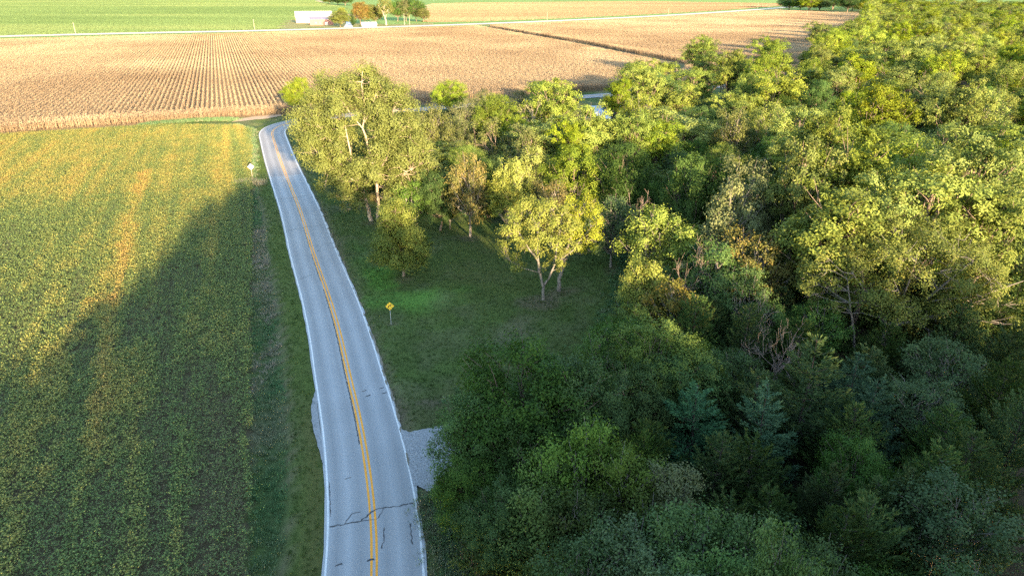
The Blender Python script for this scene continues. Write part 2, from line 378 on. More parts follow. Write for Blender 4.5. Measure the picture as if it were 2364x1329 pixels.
# the right edge line, eaten away in places
rs = random.Random(5); s = S0; worn0, worn1 = s_at_y(62), s_at_y(122)
while s < SJ:
    worn = worn0 < s < worn1
    l = rs.uniform(.8, 2.6) if worn else rs.uniform(14, 30)
    e = min(s + l, SJ)
    line(s, e, 3.36, .15 if not worn else rs.uniform(.10, .16), M['white'], 'edge_line', road, .05, step=.4 if worn else 1.0)
    s = e + (rs.choice((.1, .15, .2, .3, .6)) if worn else .04)
line(SJ, S1, 3.33, .19, M['white'], 'edge_line', roadf, .03)
# crack sealant: a ragged line beside the yellow, cross cracks, little patches
def crack(P, wd, seed, jag=.06, name='crack_seal', step=.18, z=.010):
    """P in (s, offset) along the road"""
    r_ = random.Random(seed); pts = []
    for i in range(len(P) - 1):
        (s0, o0), (s1, o1) = P[i], P[i + 1]; n_ = max(2, int(math.hypot(s1 - s0, o1 - o0) / step))
        for k in range(n_):
            t = k / n_; pts.append((s0 + (s1 - s0) * t, o0 + (o1 - o0) * t))
    pts.append(P[-1]); V = []; F = []
    for i, (s_, o_) in enumerate(pts):
        q = pts[min(i + 1, len(pts) - 1)]; p = pts[max(i - 1, 0)]; ds, do = q[0] - p[0], q[1] - p[1]; l = math.hypot(ds, do) or 1
        ns, no = -do / l, ds / l; j = (r_.random() - .5) * 2 * jag; h = wd * (.35 + r_.random() * .9) / 2
        for sg in (-1, 1):
            w_ = rp(s_ + ns * (j + sg * h), o_ + no * (j + sg * h)); V.append((w_[0], w_[1], RZ + z - .05 * abs(o_) / 3.5))
        if i: F.append((2 * i - 2, 2 * i - 1, 2 * i + 1, 2 * i))
    return add(name, mesh_np(name, V, F, M['tar']), road)
sy = s_at_y
crack([(sy(50), -.36), (sy(60), -.36), (sy(70), -.35), (sy(84), -.36)], .13, 1, .035)
crack([(sy(86), -.37), (sy(97), -.36)], .12, 2, .04); crack([(sy(100), -.36), (sy(110), -.37)], .15, 3, .05)
crack([(sy(113), -.36), (sy(140), -.34)], .15, 4, .05)
crack([(sy(80), 0), (sy(104), .0)], .05, 14, .03)
crack([(sy(40.2), -3.2), (sy(40.6), -2.2), (sy(40.9), -.9), (sy(41.0), .2), (sy(41.2), 1.6), (sy(41.8), 3.2)], .12, 5, .07)
crack([(sy(40.8), -2.1), (sy(41.15), -1.5), (sy(41.0), -.9)], .07, 6, .04); crack([(sy(40.6), -1.9), (sy(40.9), -.6), (sy(40.75), .4), (sy(41.1), .9)], .07, 7, .05)
crack([(sy(37.4), .55), (sy(38.3), .75), (sy(38.9), .80)], .09, 8, .05); crack([(sy(37.0), 2.75), (sy(38.0), 2.72), (sy(39.1), 2.72)], .10, 9, .05)
crack([(sy(127), -3.2), (sy(127.6), -.5), (sy(128), 3.2)], .16, 11, .05); crack([(sy(109), -3.2), (sy(109.5), 0), (sy(110), 3.2)], .14, 12, .05)
crack([(sy(87.8), -2.9), (sy(88.8), -1.2)], .09, 13, .03)
crack([(sy(41), -3.15), (sy(46), -3.16)], .07, 15, .03)
for k in range(11):
    y0 = 96 + k * 2.4; crack([(sy(y0), 3.2), (sy(y0 + .4), 2.85 - .3 * rs.random())], .09, 30 + k, .05)
for k, (yy, oo) in enumerate(((98, .62), (99.5, .5), (95, .45), (58, .85), (57.4, 1.1), (57.7, 2.6), (56.8, 2.7), (128.6, 2.6), (126.5, 2.8), (36, -2.7), (45.6, -1.9), (36.3, -.5))):
    crack([(sy(yy), oo), (sy(yy) + .12, oo + .5)], .14, 60 + k, .05)
# crumbled asphalt and soil creeping over the worn right edge
M['soil'] = plain('shoulder_soil', (.19, .165, .125), .3, 4.0, 1, .05)
rq = random.Random(17); mbs = []
for k in range(46):
    s_ = s_at_y(rq.choice((rq.uniform(52, 70), rq.uniform(36, 120)))); o_ = rq.uniform(3.44, 3.72); a_, b_ = rq.uniform(.3, 1.2), rq.uniform(.05, .16)
    P_ = []
    for j in range(11):
        an = j / 11 * 6.283; k_ = rq.uniform(.6, 1.2); w_ = rp(s_ + math.cos(an) * a_ * k_, o_ + math.sin(an) * b_ * k_); P_.append((w_[0], w_[1], RZ + .014 - .05 * o_ / 3.5))
    MB().poly(P_).build('soil_patch', M['soil'], road)
# pull-off of fine chips on the outer side, gravel drive on the other, dirt track along the corn
M['gravel'] = plain('pale_gravel', (.27, .275, .28), .5, 9.0, .95, .1, .03)
M['chips'] = plain('grey_chip_seal', (.26, .265, .27), .2, 5.0, .9, .2)
M['track'] = plain('dirt_track', (.42, .31, .21), .2, 1.0, 1, .05)
def sheet(name, P, z, mat, parent=None, kind='structure', jit=.0, seed=0, sub=0):
    r_ = random.Random(seed); Q = []
    for i in range(len(P)):
        a_, b_ = P[i], P[(i + 1) % len(P)]; n_ = max(1, sub)
        for k in range(n_):
            t = k / n_; Q.append((a_[0] + (b_[0] - a_[0]) * t + r_.uniform(-jit, jit), a_[1] + (b_[1] - a_[1]) * t + r_.uniform(-jit, jit), z))
    mb = MB().poly(Q); o = mb.build(name, mat, parent)
    if kind: o['kind'] = kind
    return o
pull = [rp(sy(y_), -o_) for y_, o_ in ((47.5, 3.45), (60.5, 3.45), (59.5, 3.7), (57, 4.15), (54, 4.2), (51.5, 4.05), (49, 3.7))]
sheet('road_shoulder', pull, RZ - .045, M['chips'], None, 'structure', .06, 3, 5)
sheet('gravel_driveway', [rp(sy(43.6), 3.5), rp(sy(50.6), 3.5), (-9.38, 51.59), (-7.82, 52.12), (-6.01, 52.73), (0, 54.5), (6, 55), (6, 50.5), (0, 49), (-5.47, 45.73), (-6.6, 43.54), (-7.34, 43.96)], .09, M['gravel'], None, 'structure', .10, 4, 7)
sheet('dirt_track', [(-84.25, 207.88), (-81.78, 210.07), (-75.37, 214.57), (-72.52, 219.26), (-74.07, 222.5), (-79.63, 219.26), (-84.86, 213.05)], .10, M['track'], None, 'structure', .25, 5, 6)

# far farmland
def fieldmat(name, c1, c2, sc=.01, sx=1.0, sy_=6.0):
    m, n = newmat(name); mp = N(n, 'ShaderNodeMapping'); mp.inputs['Rotation'].default_value = (0, 0, -SUN_AZ); mp.inputs['Scale'].default_value = (sx, sy_, 1); n.links.new(wpos(n), mp.inputs['Vector'])
    a_ = noise(n, sc, 5, mp.outputs[0]); b_ = noise(n, .5, 3, wpos(n), .7)
    f = mathn(n, 'ADD', mathn(n, 'MULTIPLY', a_, .8), mathn(n, 'MULTIPLY', b_, .2))
    finish(n, ramp(n, f, [(.32, c1), (.68, c2)]), 1.0, .05, b_, 1.0, .5); return m
M['green_field'] = fieldmat('green_field_crop', (.170, .265, .060), (.270, .340, .105))
M['tan_field'] = fieldmat('ripe_field_crop', (.440, .310, .135), (.560, .420, .200))
M['pale_verge'] = fieldmat('pale_dry_verge', (.52, .44, .30), (.62, .55, .40), .03, 1, 1)
M['strip'] = fieldmat('green_strip', (.16, .26, .07), (.22, .32, .09), .02)
M['yard'] = fieldmat('yard_grass', (.22, .22, .08), (.27, .24, .10), .03)
M['far_road'] = plain('pale_far_road', (.58, .54, .47), .08, .2)
M['concrete'] = plain('pale_concrete', (.62, .60, .58), .06, .3)
FARP = [(-645.58, 517.45), (-501.9, 566.65), (-426.01, 604.09), (-339.7, 646.66), (-237.99, 687.58), (-150.02, 738.77), (-48.88, 808.62), (63.31, 907.18), (195.24, 1040.47), (332.85, 1207.86), (524.78, 1469.34), (777.5, 1847.54)]
def strip_along(name, P, a, b, z, mat, kind='structure'):
    P = spline(P, 20.0); A = np.array(P); t = np.gradient(A, axis=0); t /= np.linalg.norm(t, axis=1)[:, None]; nn = np.stack([-t[:, 1], t[:, 0]], 1)
    V = []; F = []
    for i in range(len(A)):
        p = A[i] + nn[i] * a; q = A[i] + nn[i] * b; V += [(p[0], p[1], z), (q[0], q[1], z)]
        if i: F.append((2 * i - 2, 2 * i, 2 * i + 1, 2 * i - 1))
    o = add(name, mesh_np(name, V, F, mat)); o['kind'] = kind; return o
sheet('green_field', [(-655.64, 525.77), (-432.96, 614.21), (-229.77, 713.42), (-232.54, 762.44), (-273.1, 958.98), (-297.95, 1176.38), (-238.43, 1156.27), (-357.43, 1553.15), (-609.14, 2277.9), (-807.62, 2966.67), (-3608.28, 2966.67)], .15, M['green_field'])
sheet('ripe_field', [(-100.36, 860.61), (-52.63, 871.81), (67.81, 972.85), (211.29, 1127.35), (358.05, 1300.57), (585.36, 1627.32), (698.77, 1898.87), (416.99, 2240.68), (-97.99, 2040.45), (-208.07, 1898.87)], .15, M['tan_field'])
sheet('ripe_field', [(-327.25, 1518.51), (-187.06, 1752.73), (-143.91, 1241.06), (-205.73, 1156.27)], .17, M['tan_field'])
sheet('field_strip', [(-109.44, 813.54), (-50.69, 839.05), (65.39, 937.58), (201.99, 1077.02), (341.87, 1241.06), (550.0, 1535.64), (585.36, 1627.32), (358.05, 1300.57), (211.29, 1127.35), (67.81, 972.85), (-52.97, 877.52), (-111.0, 844.34)], .20, M['strip'])
sheet('farm_lane', [(-634.05, 2356.16), (-612.0, 2356.16), (-371.11, 1553.15), (-206.49, 1016.93), (-211.03, 987.12), (-360.39, 1453.64)], .25, M['track'])
sheet('farm_yard', [(-234.4, 717.27), (-282.74, 907.18), (-273.1, 958.98), (-234.58, 958.98), (-194.61, 860.61), (-133.56, 798.95), (-90.44, 839.05), (-86.2, 798.95), (-170.91, 753.82)], .22, M['yard'])
sheet('pale_driveway', [(-172.14, 745.38), (-162.4, 745.38), (-179.45, 818.52), (-201.73, 907.18), (-204.95, 907.18), (-185.75, 818.52)], .3, M['concrete'])
strip_along('field_verge', FARP, -15, 12, .27, M['pale_verge'])
strip_along('far_road', FARP, -4.5, 4.5, .33, M['far_road'])

# ------------------------------------------------------------------ crops and tall grass (nobody could count them: stuff)
def cards(n_, ctr, dr, ln, wd, bend=0.0, seed=0, rnd=None, nrm=None):
    """n_ bent leaf cards: root ctr, direction dr, length ln, width wd -> V, F, rnd"""
    g = np.random.default_rng(seed); dr = dr / np.linalg.norm(dr, axis=1)[:, None]
    side = np.cross(dr, g.normal(size=(n_, 3)) if nrm is None else nrm); side /= np.linalg.norm(side, axis=1)[:, None] + 1e-9
    ln = np.broadcast_to(np.asarray(ln, float), (n_,))[:, None]; wd = np.broadcast_to(np.asarray(wd, float), (n_,))[:, None]
    mid = ctr + dr * ln * .5; tip = ctr + dr * ln; tip[:, 2] -= bend * ln[:, 0]
    V = np.stack([ctr, mid - side * wd * .5, tip, mid + side * wd * .5], 1).reshape(-1, 3)
    F = np.arange(4 * n_).reshape(-1, 4); r_ = g.random(n_) if rnd is None else rnd
    return V, F, r_
def leafmesh(name, parts, mat):
    V = np.concatenate([p[0] for p in parts]); o = 0; Fs = []
    for p in parts: Fs.append(p[1] + o); o += len(p[0])
    R_ = np.concatenate([p[2] for p in parts])
    return mesh_np(name, V, np.concatenate(Fs), mat, {'rnd': ('FACE', 'FLOAT', R_)})
def scatter(name, P, rotz, scl, idx_, tone, sources, label_kind='stuff', sz=None):
    """one object of kind stuff: the source meshes set on the points by geometry nodes"""
    k = len(P); me = bpy.data.meshes.new(name); me.vertices.add(k); me.vertices.foreach_set('co', np.asarray(P, np.float32).ravel())
    rot = np.zeros((k, 3), np.float32); rot[:, 2] = rotz
    sc3 = np.repeat(np.asarray(scl, np.float32)[:, None], 3, 1)
    if sz is not None: sc3[:, 2] = sz
    for nm, typ, arr in (('rot', 'FLOAT_VECTOR', rot), ('scl', 'FLOAT_VECTOR', sc3), ('pick', 'INT', idx_), ('tone', 'FLOAT', tone)):
        a = me.attributes.new(nm, typ, 'POINT'); a.data.foreach_set('vector' if typ == 'FLOAT_VECTOR' else 'value', np.asarray(arr, np.int32 if typ == 'INT' else np.float32).ravel())
    o = add(name, me); o['kind'] = label_kind
    t = bpy.data.node_groups.new(name, 'GeometryNodeTree'); t.interface.new_socket('Geometry', in_out='INPUT', socket_type='NodeSocketGeometry'); t.interface.new_socket('Geometry', in_out='OUTPUT', socket_type='NodeSocketGeometry')
    gi = t.nodes.new('NodeGroupInput'); go = t.nodes.new('NodeGroupOutput'); ip = t.nodes.new('GeometryNodeInstanceOnPoints'); g2i = t.nodes.new('GeometryNodeGeometryToInstance')
    for so in sources[::-1]:
        oi = t.nodes.new('GeometryNodeObjectInfo'); oi.inputs['Object'].default_value = so; t.links.new(oi.outputs['Geometry'], g2i.inputs[0])
    t.links.new(gi.outputs[0], ip.inputs['Points']); t.links.new(g2i.outputs[0], ip.inputs['Instance']); ip.inputs['Pick Instance'].default_value = True
    def na_(nm, dt):
        q = t.nodes.new('GeometryNodeInputNamedAttribute'); q.data_type = dt; q.inputs['Name'].default_value = nm; return q.outputs['Attribute']
    t.links.new(na_('rot', 'FLOAT_VECTOR'), ip.inputs['Rotation']); t.links.new(na_('scl', 'FLOAT_VECTOR'), ip.inputs['Scale']); t.links.new(na_('pick', 'INT'), ip.inputs['Instance Index'])
    t.links.new(ip.outputs[0], go.inputs[0])
    md = o.modifiers.new('scatter', 'NODES'); md.node_group = t
    return o
def src(me): return bpy.data.objects.new(me.name, me)      # a source for scatter, never linked to the scene

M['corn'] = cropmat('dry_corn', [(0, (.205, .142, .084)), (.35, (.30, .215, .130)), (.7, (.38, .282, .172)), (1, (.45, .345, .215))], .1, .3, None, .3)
M['soy'] = cropmat('turning_soybean', [(0, (.125, .095, .075)), (.16, (.160, .125, .080)), (.30, (.135, .160, .055)), (.46, (.120, .180, .052)), (.60, (.195, .215, .058)), (.76, (.300, .265, .066)), (.90, (.370, .265, .070)), (1, (.370, .215, .065))], .1, .35, None, .7, 1.2)
M['tall_grass'] = cropmat('rank_grass', [(0, (.070, .170, .075)), (.35, (.110, .210, .080)), (.6, (.210, .230, .130)), (.8, (.27, .25, .18)), (1, (.33, .30, .23))], .1, .25)
def corn_tile(seed, S=12.0, rows=8, along=40, wall=False):
    g = np.random.default_rng(seed); P = []
    for r_ in range(rows):
        for k in range(along):
            P.append(((r_ + .5) * S / rows - S / 2 + g.normal() * .08, (k + g.random()) * S / along - S / 2, g.uniform(2.2, 2.75)))
    P = np.array(P); n_ = len(P); parts = []
    base = P.copy(); base[:, 2] = 0
    parts.append(cards(n_, base, np.stack([g.normal(size=n_) * .05, g.normal(size=n_) * .05, np.ones(n_)], 1), P[:, 2], .10, 0, seed, g.random(n_) * .4 + .2))
    top = P.copy(); top[:, 2] -= .25
    parts.append(cards(n_, top, np.stack([g.normal(size=n_) * .35, g.normal(size=n_) * .35, np.ones(n_)], 1), .5, .09, 0, seed + 1, g.random(n_) * .3 + .6))
    for j in range(6):
        c = P.copy(); c[:, 2] *= (.30 + .12 * j + g.random(n_) * .06); an = g.random(n_) * 6.283
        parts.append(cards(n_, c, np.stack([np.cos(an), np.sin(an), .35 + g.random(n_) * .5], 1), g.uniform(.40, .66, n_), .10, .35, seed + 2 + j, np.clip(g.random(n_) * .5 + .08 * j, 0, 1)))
    return src(leafmesh('corn_block', parts, M['corn']))
ct = [corn_tile(11), corn_tile(12)]
small = [corn_tile(13, 6.0, 4, 20)]
a_, b_ = np.meshgrid(np.arange(-420, 900, 12.0), np.arange(246, 1500, 12.0)); a_ = a_.ravel(); b_ = b_.ravel()
cx = a_ * EA[0] + b_ * EB[0]; cyy = a_ * EA[1] + b_ * EB[1]
view = (np.abs(cx) < .80 * cyy + 30)
ok = corn_mask(cx, cyy) & view
for q in ((-6.2, -6.2), (6.2, -6.2), (6.2, 6.2), (-6.2, 6.2)):
    ok &= corn_mask(cx + q[0] * EA[0] + q[1] * EB[0], cyy + q[0] * EA[1] + q[1] * EB[1])
# full blocks where they fit, 3 m pieces along every edge
P = np.stack([cx[ok], cyy[ok], np.zeros(ok.sum())], 1); k = len(P)
full = set(zip(np.round(a_[ok]).astype(int), np.round(b_[ok]).astype(int)))
rot = np.where(RNG.random(k) < .5, 0, math.pi) + SUN_AZ
frontier = lambda x, y: seg_dist(x, y, [(-198.39, 165.2), (-142.02, 190.55), (-109.18, 204.33), (-79.37, 218.47), (-40, 235.5), (31, 274.5), (120, 318)])[0]
tone = np.clip(.5 + (fbm(P[:, 0], P[:, 1], 60, 4) - .5) * 1.5, 0, 1)
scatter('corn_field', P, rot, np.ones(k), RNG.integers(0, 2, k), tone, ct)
def corn_bit(seed, n_=9):
    g = np.random.default_rng(seed); parts = []
    x = (g.random(n_) - .5) * 1.5; y = (g.random(n_) - .5) * 1.5; h = g.uniform(2.2, 2.75, n_)
    P_ = np.stack([x, y, h], 1); base = P_.copy(); base[:, 2] = 0
    parts.append(cards(n_, base, np.stack([g.normal(size=n_) * .06, g.normal(size=n_) * .06, np.ones(n_)], 1), h, .11, 0, seed, g.random(n_) * .4 + .1))
    top = P_.copy(); top[:, 2] -= .25; parts.append(cards(n_, top, np.stack([g.normal(size=n_) * .35, g.normal(size=n_) * .35, np.ones(n_)], 1), .5, .10, 0, seed + 1, g.random(n_) * .3 + .7))
    for j in range(7):
        c = P_.copy(); c[:, 2] *= (.2 + .12 * j); an = g.random(n_) * 6.283
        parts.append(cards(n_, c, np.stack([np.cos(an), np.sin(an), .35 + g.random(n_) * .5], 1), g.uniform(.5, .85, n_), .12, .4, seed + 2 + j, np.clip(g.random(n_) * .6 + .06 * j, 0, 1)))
    return src(leafmesh('corn_stand', parts, M['corn']))
cb = [corn_bit(21), corn_bit(22), corn_bit(23)]
a2, b2 = np.meshgrid(np.arange(-430, 900, 1.5), np.arange(200, 1500, 1.5)); a2 = a2.ravel(); b2 = b2.ravel()
x2 = a2 * EA[0] + b2 * EB[0]; y2 = a2 * EA[1] + b2 * EB[1]
keep = (np.abs(x2) < .80 * y2 + 20) & (np.hypot(x2, y2) < 1500); a2, b2, x2, y2 = a2[keep], b2[keep], x2[keep], y2[keep]
ai = (np.round((a2 + 420) / 12) * 12 - 420).astype(int); bi = (np.round((b2 - 246) / 12) * 12 + 246).astype(int)
cov = np.array([(int(i), int(j)) in full for i, j in zip(ai, bi)])
x2, y2 = x2[~cov], y2[~cov]; mk = corn_mask(x2, y2); x2, y2 = x2[mk], y2[mk]; k = len(x2)
P = np.stack([x2 + RNG.normal(size=k) * .12, y2 + RNG.normal(size=k) * .12, np.zeros(k)], 1)
tone = np.clip(.42 + (fbm(x2, y2, 25, 3) - .5) * 1.4, 0, 1)
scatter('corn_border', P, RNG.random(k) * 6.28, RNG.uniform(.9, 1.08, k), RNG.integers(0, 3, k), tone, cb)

M['far_green'] = cropmat('green_crop', [(0, (.075, .125, .045)), (.5, (.10, .155, .058)), (1, (.145, .185, .075))], .1, .3)
M['far_tan'] = cropmat('ripe_crop', [(0, (.19, .125, .075)), (.5, (.235, .16, .096)), (1, (.275, .19, .115))], .1, .2)
def far_block(seed, mat, S=16.0, n_=700, h=.8):
    g = np.random.default_rng(seed); P_ = np.stack([(g.random(n_) - .5) * S, (g.random(n_) - .5) * S, np.zeros(n_)], 1); an = g.random(n_) * 6.283
    return src(leafmesh('crop_block', [cards(n_, P_, np.stack([np.cos(an) * .5, np.sin(an) * .5, np.full(n_, .9)], 1), h * g.uniform(.7, 1.2, n_), 1.1, .1, seed)], M[mat]))
for nm_, poly_, mt_, sd_ in (('green_crop', [(-508.29, 574.07), (-434.93, 617.08), (-232.69, 717.27), (-268.48, 860.61), (-282.73, 972.85), (-297.95, 1176.38), (-262.62, 1136.83), (-238.43, 1156.27), (-357.43, 1553.15), (-599.25, 2240.68), (-665.01, 2439.94), (-2114.89, 2439.94)], 'far_green', 51), ('ripe_crop', [(-102.96, 883.3), (-53.31, 883.3), (68.3, 979.93), (213.04, 1136.83), (361.48, 1313.16), (592.36, 1646.97), (698.77, 1898.87), (410.33, 2204.64), (-96.56, 2010.48), (-205.25, 1872.86)], 'far_tan', 52)):
    A_ = np.array(poly_); gx_, gy_ = np.meshgrid(np.arange(A_[:, 0].min(), A_[:, 0].max(), 15.0), np.arange(A_[:, 1].min(), min(2600, A_[:, 1].max()), 15.0)); gx_ = gx_.ravel(); gy_ = gy_.ravel()
    kk = inpoly(gx_, gy_, poly_) & (np.abs(gx_) < .78 * gy_ + 20); gx_, gy_ = gx_[kk], gy_[kk]; k = len(gx_)
    scatter(nm_, np.stack([gx_, gy_, np.full(k, .1)], 1), RNG.integers(0, 4, k) * math.pi / 2, np.ones(k), RNG.integers(0, 2, k), np.clip(.5 + (fbm(gx_ * .25, gy_, 120, 4) - .5) * 2.2, 0, 1), [far_block(sd_, mt_), far_block(sd_ + 10, mt_)])

def soy_plant(seed, n_=26):
    g = np.random.default_rng(seed); an = g.random(n_) * 6.283; r_ = np.sqrt(g.random(n_)) * .38; h = g.uniform(.35, .86, n_) * (1 - r_ * .6)
    c = np.stack([np.cos(an) * r_, np.sin(an) * r_, h], 1); a3 = g.random(n_) * 6.283
    A = cards(n_, c, np.stack([np.cos(a3), np.sin(a3), g.normal(size=n_) * .30 + .05], 1), g.uniform(.13, .21, n_), .125, .1, seed + 1, None, np.stack([g.normal(size=n_) * .55, g.normal(size=n_) * .55, np.ones(n_)], 1))
    k_ = 3; b = np.stack([g.normal(size=k_) * .04, g.normal(size=k_) * .04, np.zeros(k_)], 1)
    B = cards(k_, b, np.stack([g.normal(size=k_) * .3, g.normal(size=k_) * .3, np.ones(k_)], 1), .75, .03, 0, seed + 2, np.zeros(k_))
    return src(leafmesh('soybean_plant', [A, B], M['soy']))
sp = [soy_plant(31), soy_plant(32), soy_plant(33), soy_plant(34)]
ra, rb = np.meshgrid(np.arange(-260, 60, .62), np.arange(0, 240, .40)); ra = ra.ravel(); rb = rb.ravel()
ra = ra + RNG.normal(size=len(ra)) * .10; rb = rb + RNG.uniform(-.15, .15, len(rb))
sx_ = ra * EA[0] + rb * EB[0]; sy_ = ra * EA[1] + rb * EB[1]
kk = inpoly(sx_, sy_, SOY) & (np.abs(sx_) < .79 * sy_ + 12) & (sy_ > 28); ra, rb, sx_, sy_ = ra[kk], rb[kk], sx_[kk], sy_[kk]
# senescence, plus sunlight painted into the far tone: broad patches, streaks along the rows, two rusty bands, a few bare drills near the road
t1 = fbm(ra * 1.0, rb * .45, 12, 4); t2 = fbm(ra * 3.0 + 90, rb * .25, 6, 3); t3 = fbm(ra + 40, rb, 3.2, 2); t4 = fbm(ra + 7, rb + 9, 40, 3)
t5 = fbm(ra * 1.0 + 400, rb * .05, 1.7, 2)
tone = .565 + (t5 - .5) * .34 + (t1 - .5) * .26 + (t2 - .5) * .26 + (t3 - .5) * .22 + (t4 - .5) * .20 + RNG.normal(size=len(ra)) * .07
def band(P, wd): d, _ = seg_dist(sx_, sy_, P); return np.exp(-(d + (t3 - .5) * 2.5) ** 2 / (2 * wd * wd))
_se, _ = seg_dist(sx_, sy_, SOY_EDGE); tone -= .14 * np.exp(-((np.abs(_se) - 1.5) / 3.0) ** 2)
tone += .33 * band([(-79.62, 146.51), (-61.37, 102.18), (-50.67, 79.38), (-43.89, 63.95), (-35.85, 48.92)], .75)
tone += .17 * band([(-74.86, 178.4), (-58.97, 132.58), (-44.57, 94.62)], 1.0) + .20 * band([(-54.0, 79.38), (-45.84, 58.76), (-38.51, 42.83)], 1.2)
tone += .15 * sstep(95, 160, sy_) * (.5 + t1)  # far plants yellowed: the low sun's light put into their tone
bare = np.clip(band([(-39.0, 79.38), (-29.76, 52.8)], .55) + band([(-40.65, 72.09), (-32.33, 51.46)], .45) + .8 * band([(-43.14, 56.41), (-37.55, 41.36)], .8) + .6 * band([(-35.1, 63.03), (-29.06, 47.72)], .6) + band([(-52.29, 76.82), (-47.78, 65.84)], .7), 0, 1) * sstep(.35, .75, t3 + .05)
bare = np.maximum(bare, sstep(.43, .66, fbm(ra + 31, rb * .07, 1.5, 2)) * sstep(.42, .60, fbm(ra + 9, rb * .8, 16, 2)) * sstep(100, 75, sy_) * .8)
bare = np.maximum(bare, sstep(.54, .74, fbm(ra * 2.4 + 200, rb * .30, 5, 3)) * .75 * sstep(110, 80, sy_)) * (.55 + .45 * RNG.random(len(ra)))
tone = np.clip(tone, .22, 1) * (1 - bare) + .12 * bare
sc_ = (1.0 - .28 * bare) * RNG.uniform(.8, 1.15, len(ra)); keep = RNG.random(len(ra)) > bare * .15
ra, sx_, sy_, tone, sc_ = ra[keep], sx_[keep], sy_[keep], tone[keep], sc_[keep]; k = len(ra)
scatter('soybean_field', np.stack([sx_, sy_, np.full(k, -.03)], 1), RNG.random(k) * 6.28, sc_, RNG.integers(0, 4, k), np.clip(tone, 0, 1), sp)

def grass_clump(seed, n_=14, h=.6, spread=.25):
    g = np.random.default_rng(seed); an = g.random(n_) * 6.283; r_ = g.random(n_) * spread
    c = np.stack([np.cos(an) * r_, np.sin(an) * r_, np.zeros(n_)], 1)
    return src(leafmesh('grass_clump', [cards(n_, c, np.stack([np.cos(an) * .45 + g.normal(size=n_) * .2, np.sin(an) * .45 + g.normal(size=n_) * .2, np.ones(n_)], 1), g.uniform(.6, 1.1, n_) * h, .05, .15, seed)], M['tall_grass']))
gc = [grass_clump(41), grass_clump(42), grass_clump(43)]
def zat(x, y):
    ix = np.clip(np.searchsorted(gx, x) - 1, 0, nx - 2); iy = np.clip(np.searchsorted(gy, y) - 1, 0, ny - 2)
    fx = (x - gx[ix]) / (gx[ix + 1] - gx[ix]); fy = (y - gy[iy]) / (gy[iy + 1] - gy[iy])
    return (Z[iy, ix] * (1 - fx) + Z[iy, ix + 1] * fx) * (1 - fy) + (Z[iy + 1, ix] * (1 - fx) + Z[iy + 1, ix + 1] * fx) * fy
q = 90000; x3 = RNG.uniform(-72, -10, q); y3 = RNG.uniform(30, 215, q)
d3, _ = seg_dist(x3, y3, RC[::4]); e3, _ = seg_dist(x3, y3, SOY_EDGE)
mk = (d3 > 6.3 + .5 * vnoise(y3 * .5, 2.0)) & (e3 < 0) & (d3 < 14); x3, y3, d3 = x3[mk], y3[mk], d3[mk]; k = len(x3)
tg = np.clip(.30 + 2.4 * (fbm(x3 * 1.6, y3 * .7, 6, 3) - .46) + RNG.normal(size=k) * .16, 0, 1); tg = np.where(y3 < 58, .25 + tg * .4, tg)
scatter('ditch_grass', np.stack([x3, y3, zat(x3, y3) - .02], 1), RNG.random(k) * 6.28, RNG.uniform(.5, 1.0, k), RNG.integers(0, 3, k), tg, gc)
# weeds along the corn front, along the woods, by the drive
edges = [([(-107.86, 202.94), (-101.83, 207.88), (-93.92, 210.81), (-84.69, 210.81)], 1.6, 1200, 1.9, .35), ([(-82.27, 204.33), (-73.95, 196.24), (-54.11, 139.24)], .9, 700, 1.3, .45), ([(-2.5, 30), (-5.4, 40), (-6.4, 43)], 1.2, 900, .9, .5), ([(-4.5, 57.5), (2, 57.5), (9, 64), (13, 77), (17, 92), (15, 106), (-3, 116), (-20, 122)], 1.6, 3000, 1.0, .25), ([(0, 100), (-30, 200)], 0, 0, 1, 0), ([(-56.19, 139.24), (-51.99, 137.52)], 1.4, 260, 1.5, .85)]
PX = []; TT = []; SS = []
for Pl, wd, cnt, s_, tn in edges:
    if not cnt: continue
    A = np.array(Pl); L = np.concatenate([[0], np.cumsum(np.linalg.norm(np.diff(A, axis=0), axis=1))]); u = RNG.random(cnt) * L[-1]
    px = np.interp(u, L, A[:, 0]) + RNG.normal(size=cnt) * wd * .6; py = np.interp(u, L, A[:, 1]) + RNG.normal(size=cnt) * wd * .6
    PX.append(np.stack([px, py, zat(px, py)], 1)); TT.append(np.clip(tn + RNG.normal(size=cnt) * .15, 0, 1)); SS.append(s_ * RNG.uniform(.6, 1.2, cnt))
PX = np.concatenate(PX); k = len(PX)
scatter('weeds', PX, RNG.random(k) * 6.28, np.concatenate(SS), RNG.integers(0, 3, k), np.concatenate(TT), gc)
# short tussocks over the lawn
q = 130000; x4 = RNG.uniform(-62, 18, q); y4 = RNG.uniform(32, 200, q); d4, _ = seg_dist(x4, y4, RC[::4])
bq = (-11.1, 80.71); pe = RNG.random(q) < .8 * np.exp(-((x4 - bq[0]) / 5) ** 2 - ((y4 - bq[1]) / 3.2) ** 2)
mk = ~pe & (((d4 < -3.9) & (d4 > -75)) | ((d4 > 3.8) & (d4 < 6.2))) & ~inpoly(x4, y4, WOODS) & (x4 < .8 * y4) & ~inpoly(x4, y4, [(-9, 42), (-9, 51), (-5, 54), (8, 56), (8, 44)])
x4, y4 = x4[mk], y4[mk]; k = len(x4)
M['lawn_grass'] = cropmat('lawn_grass', [(0, (.040, .075, .016)), (.4, (.060, .110, .022)), (.7, (.095, .125, .036)), (1, (.18, .155, .08))], .1, .2)
gl = []
for i in range(3):
    q_ = gc[i].data.copy(); q_.materials[0] = M['lawn_grass']; gl.append(src(q_))
tl = np.clip(.25 + 1.2 * (fbm(x4, y4, 5, 3) - .45) + RNG.normal(size=k) * .12, 0, 1)
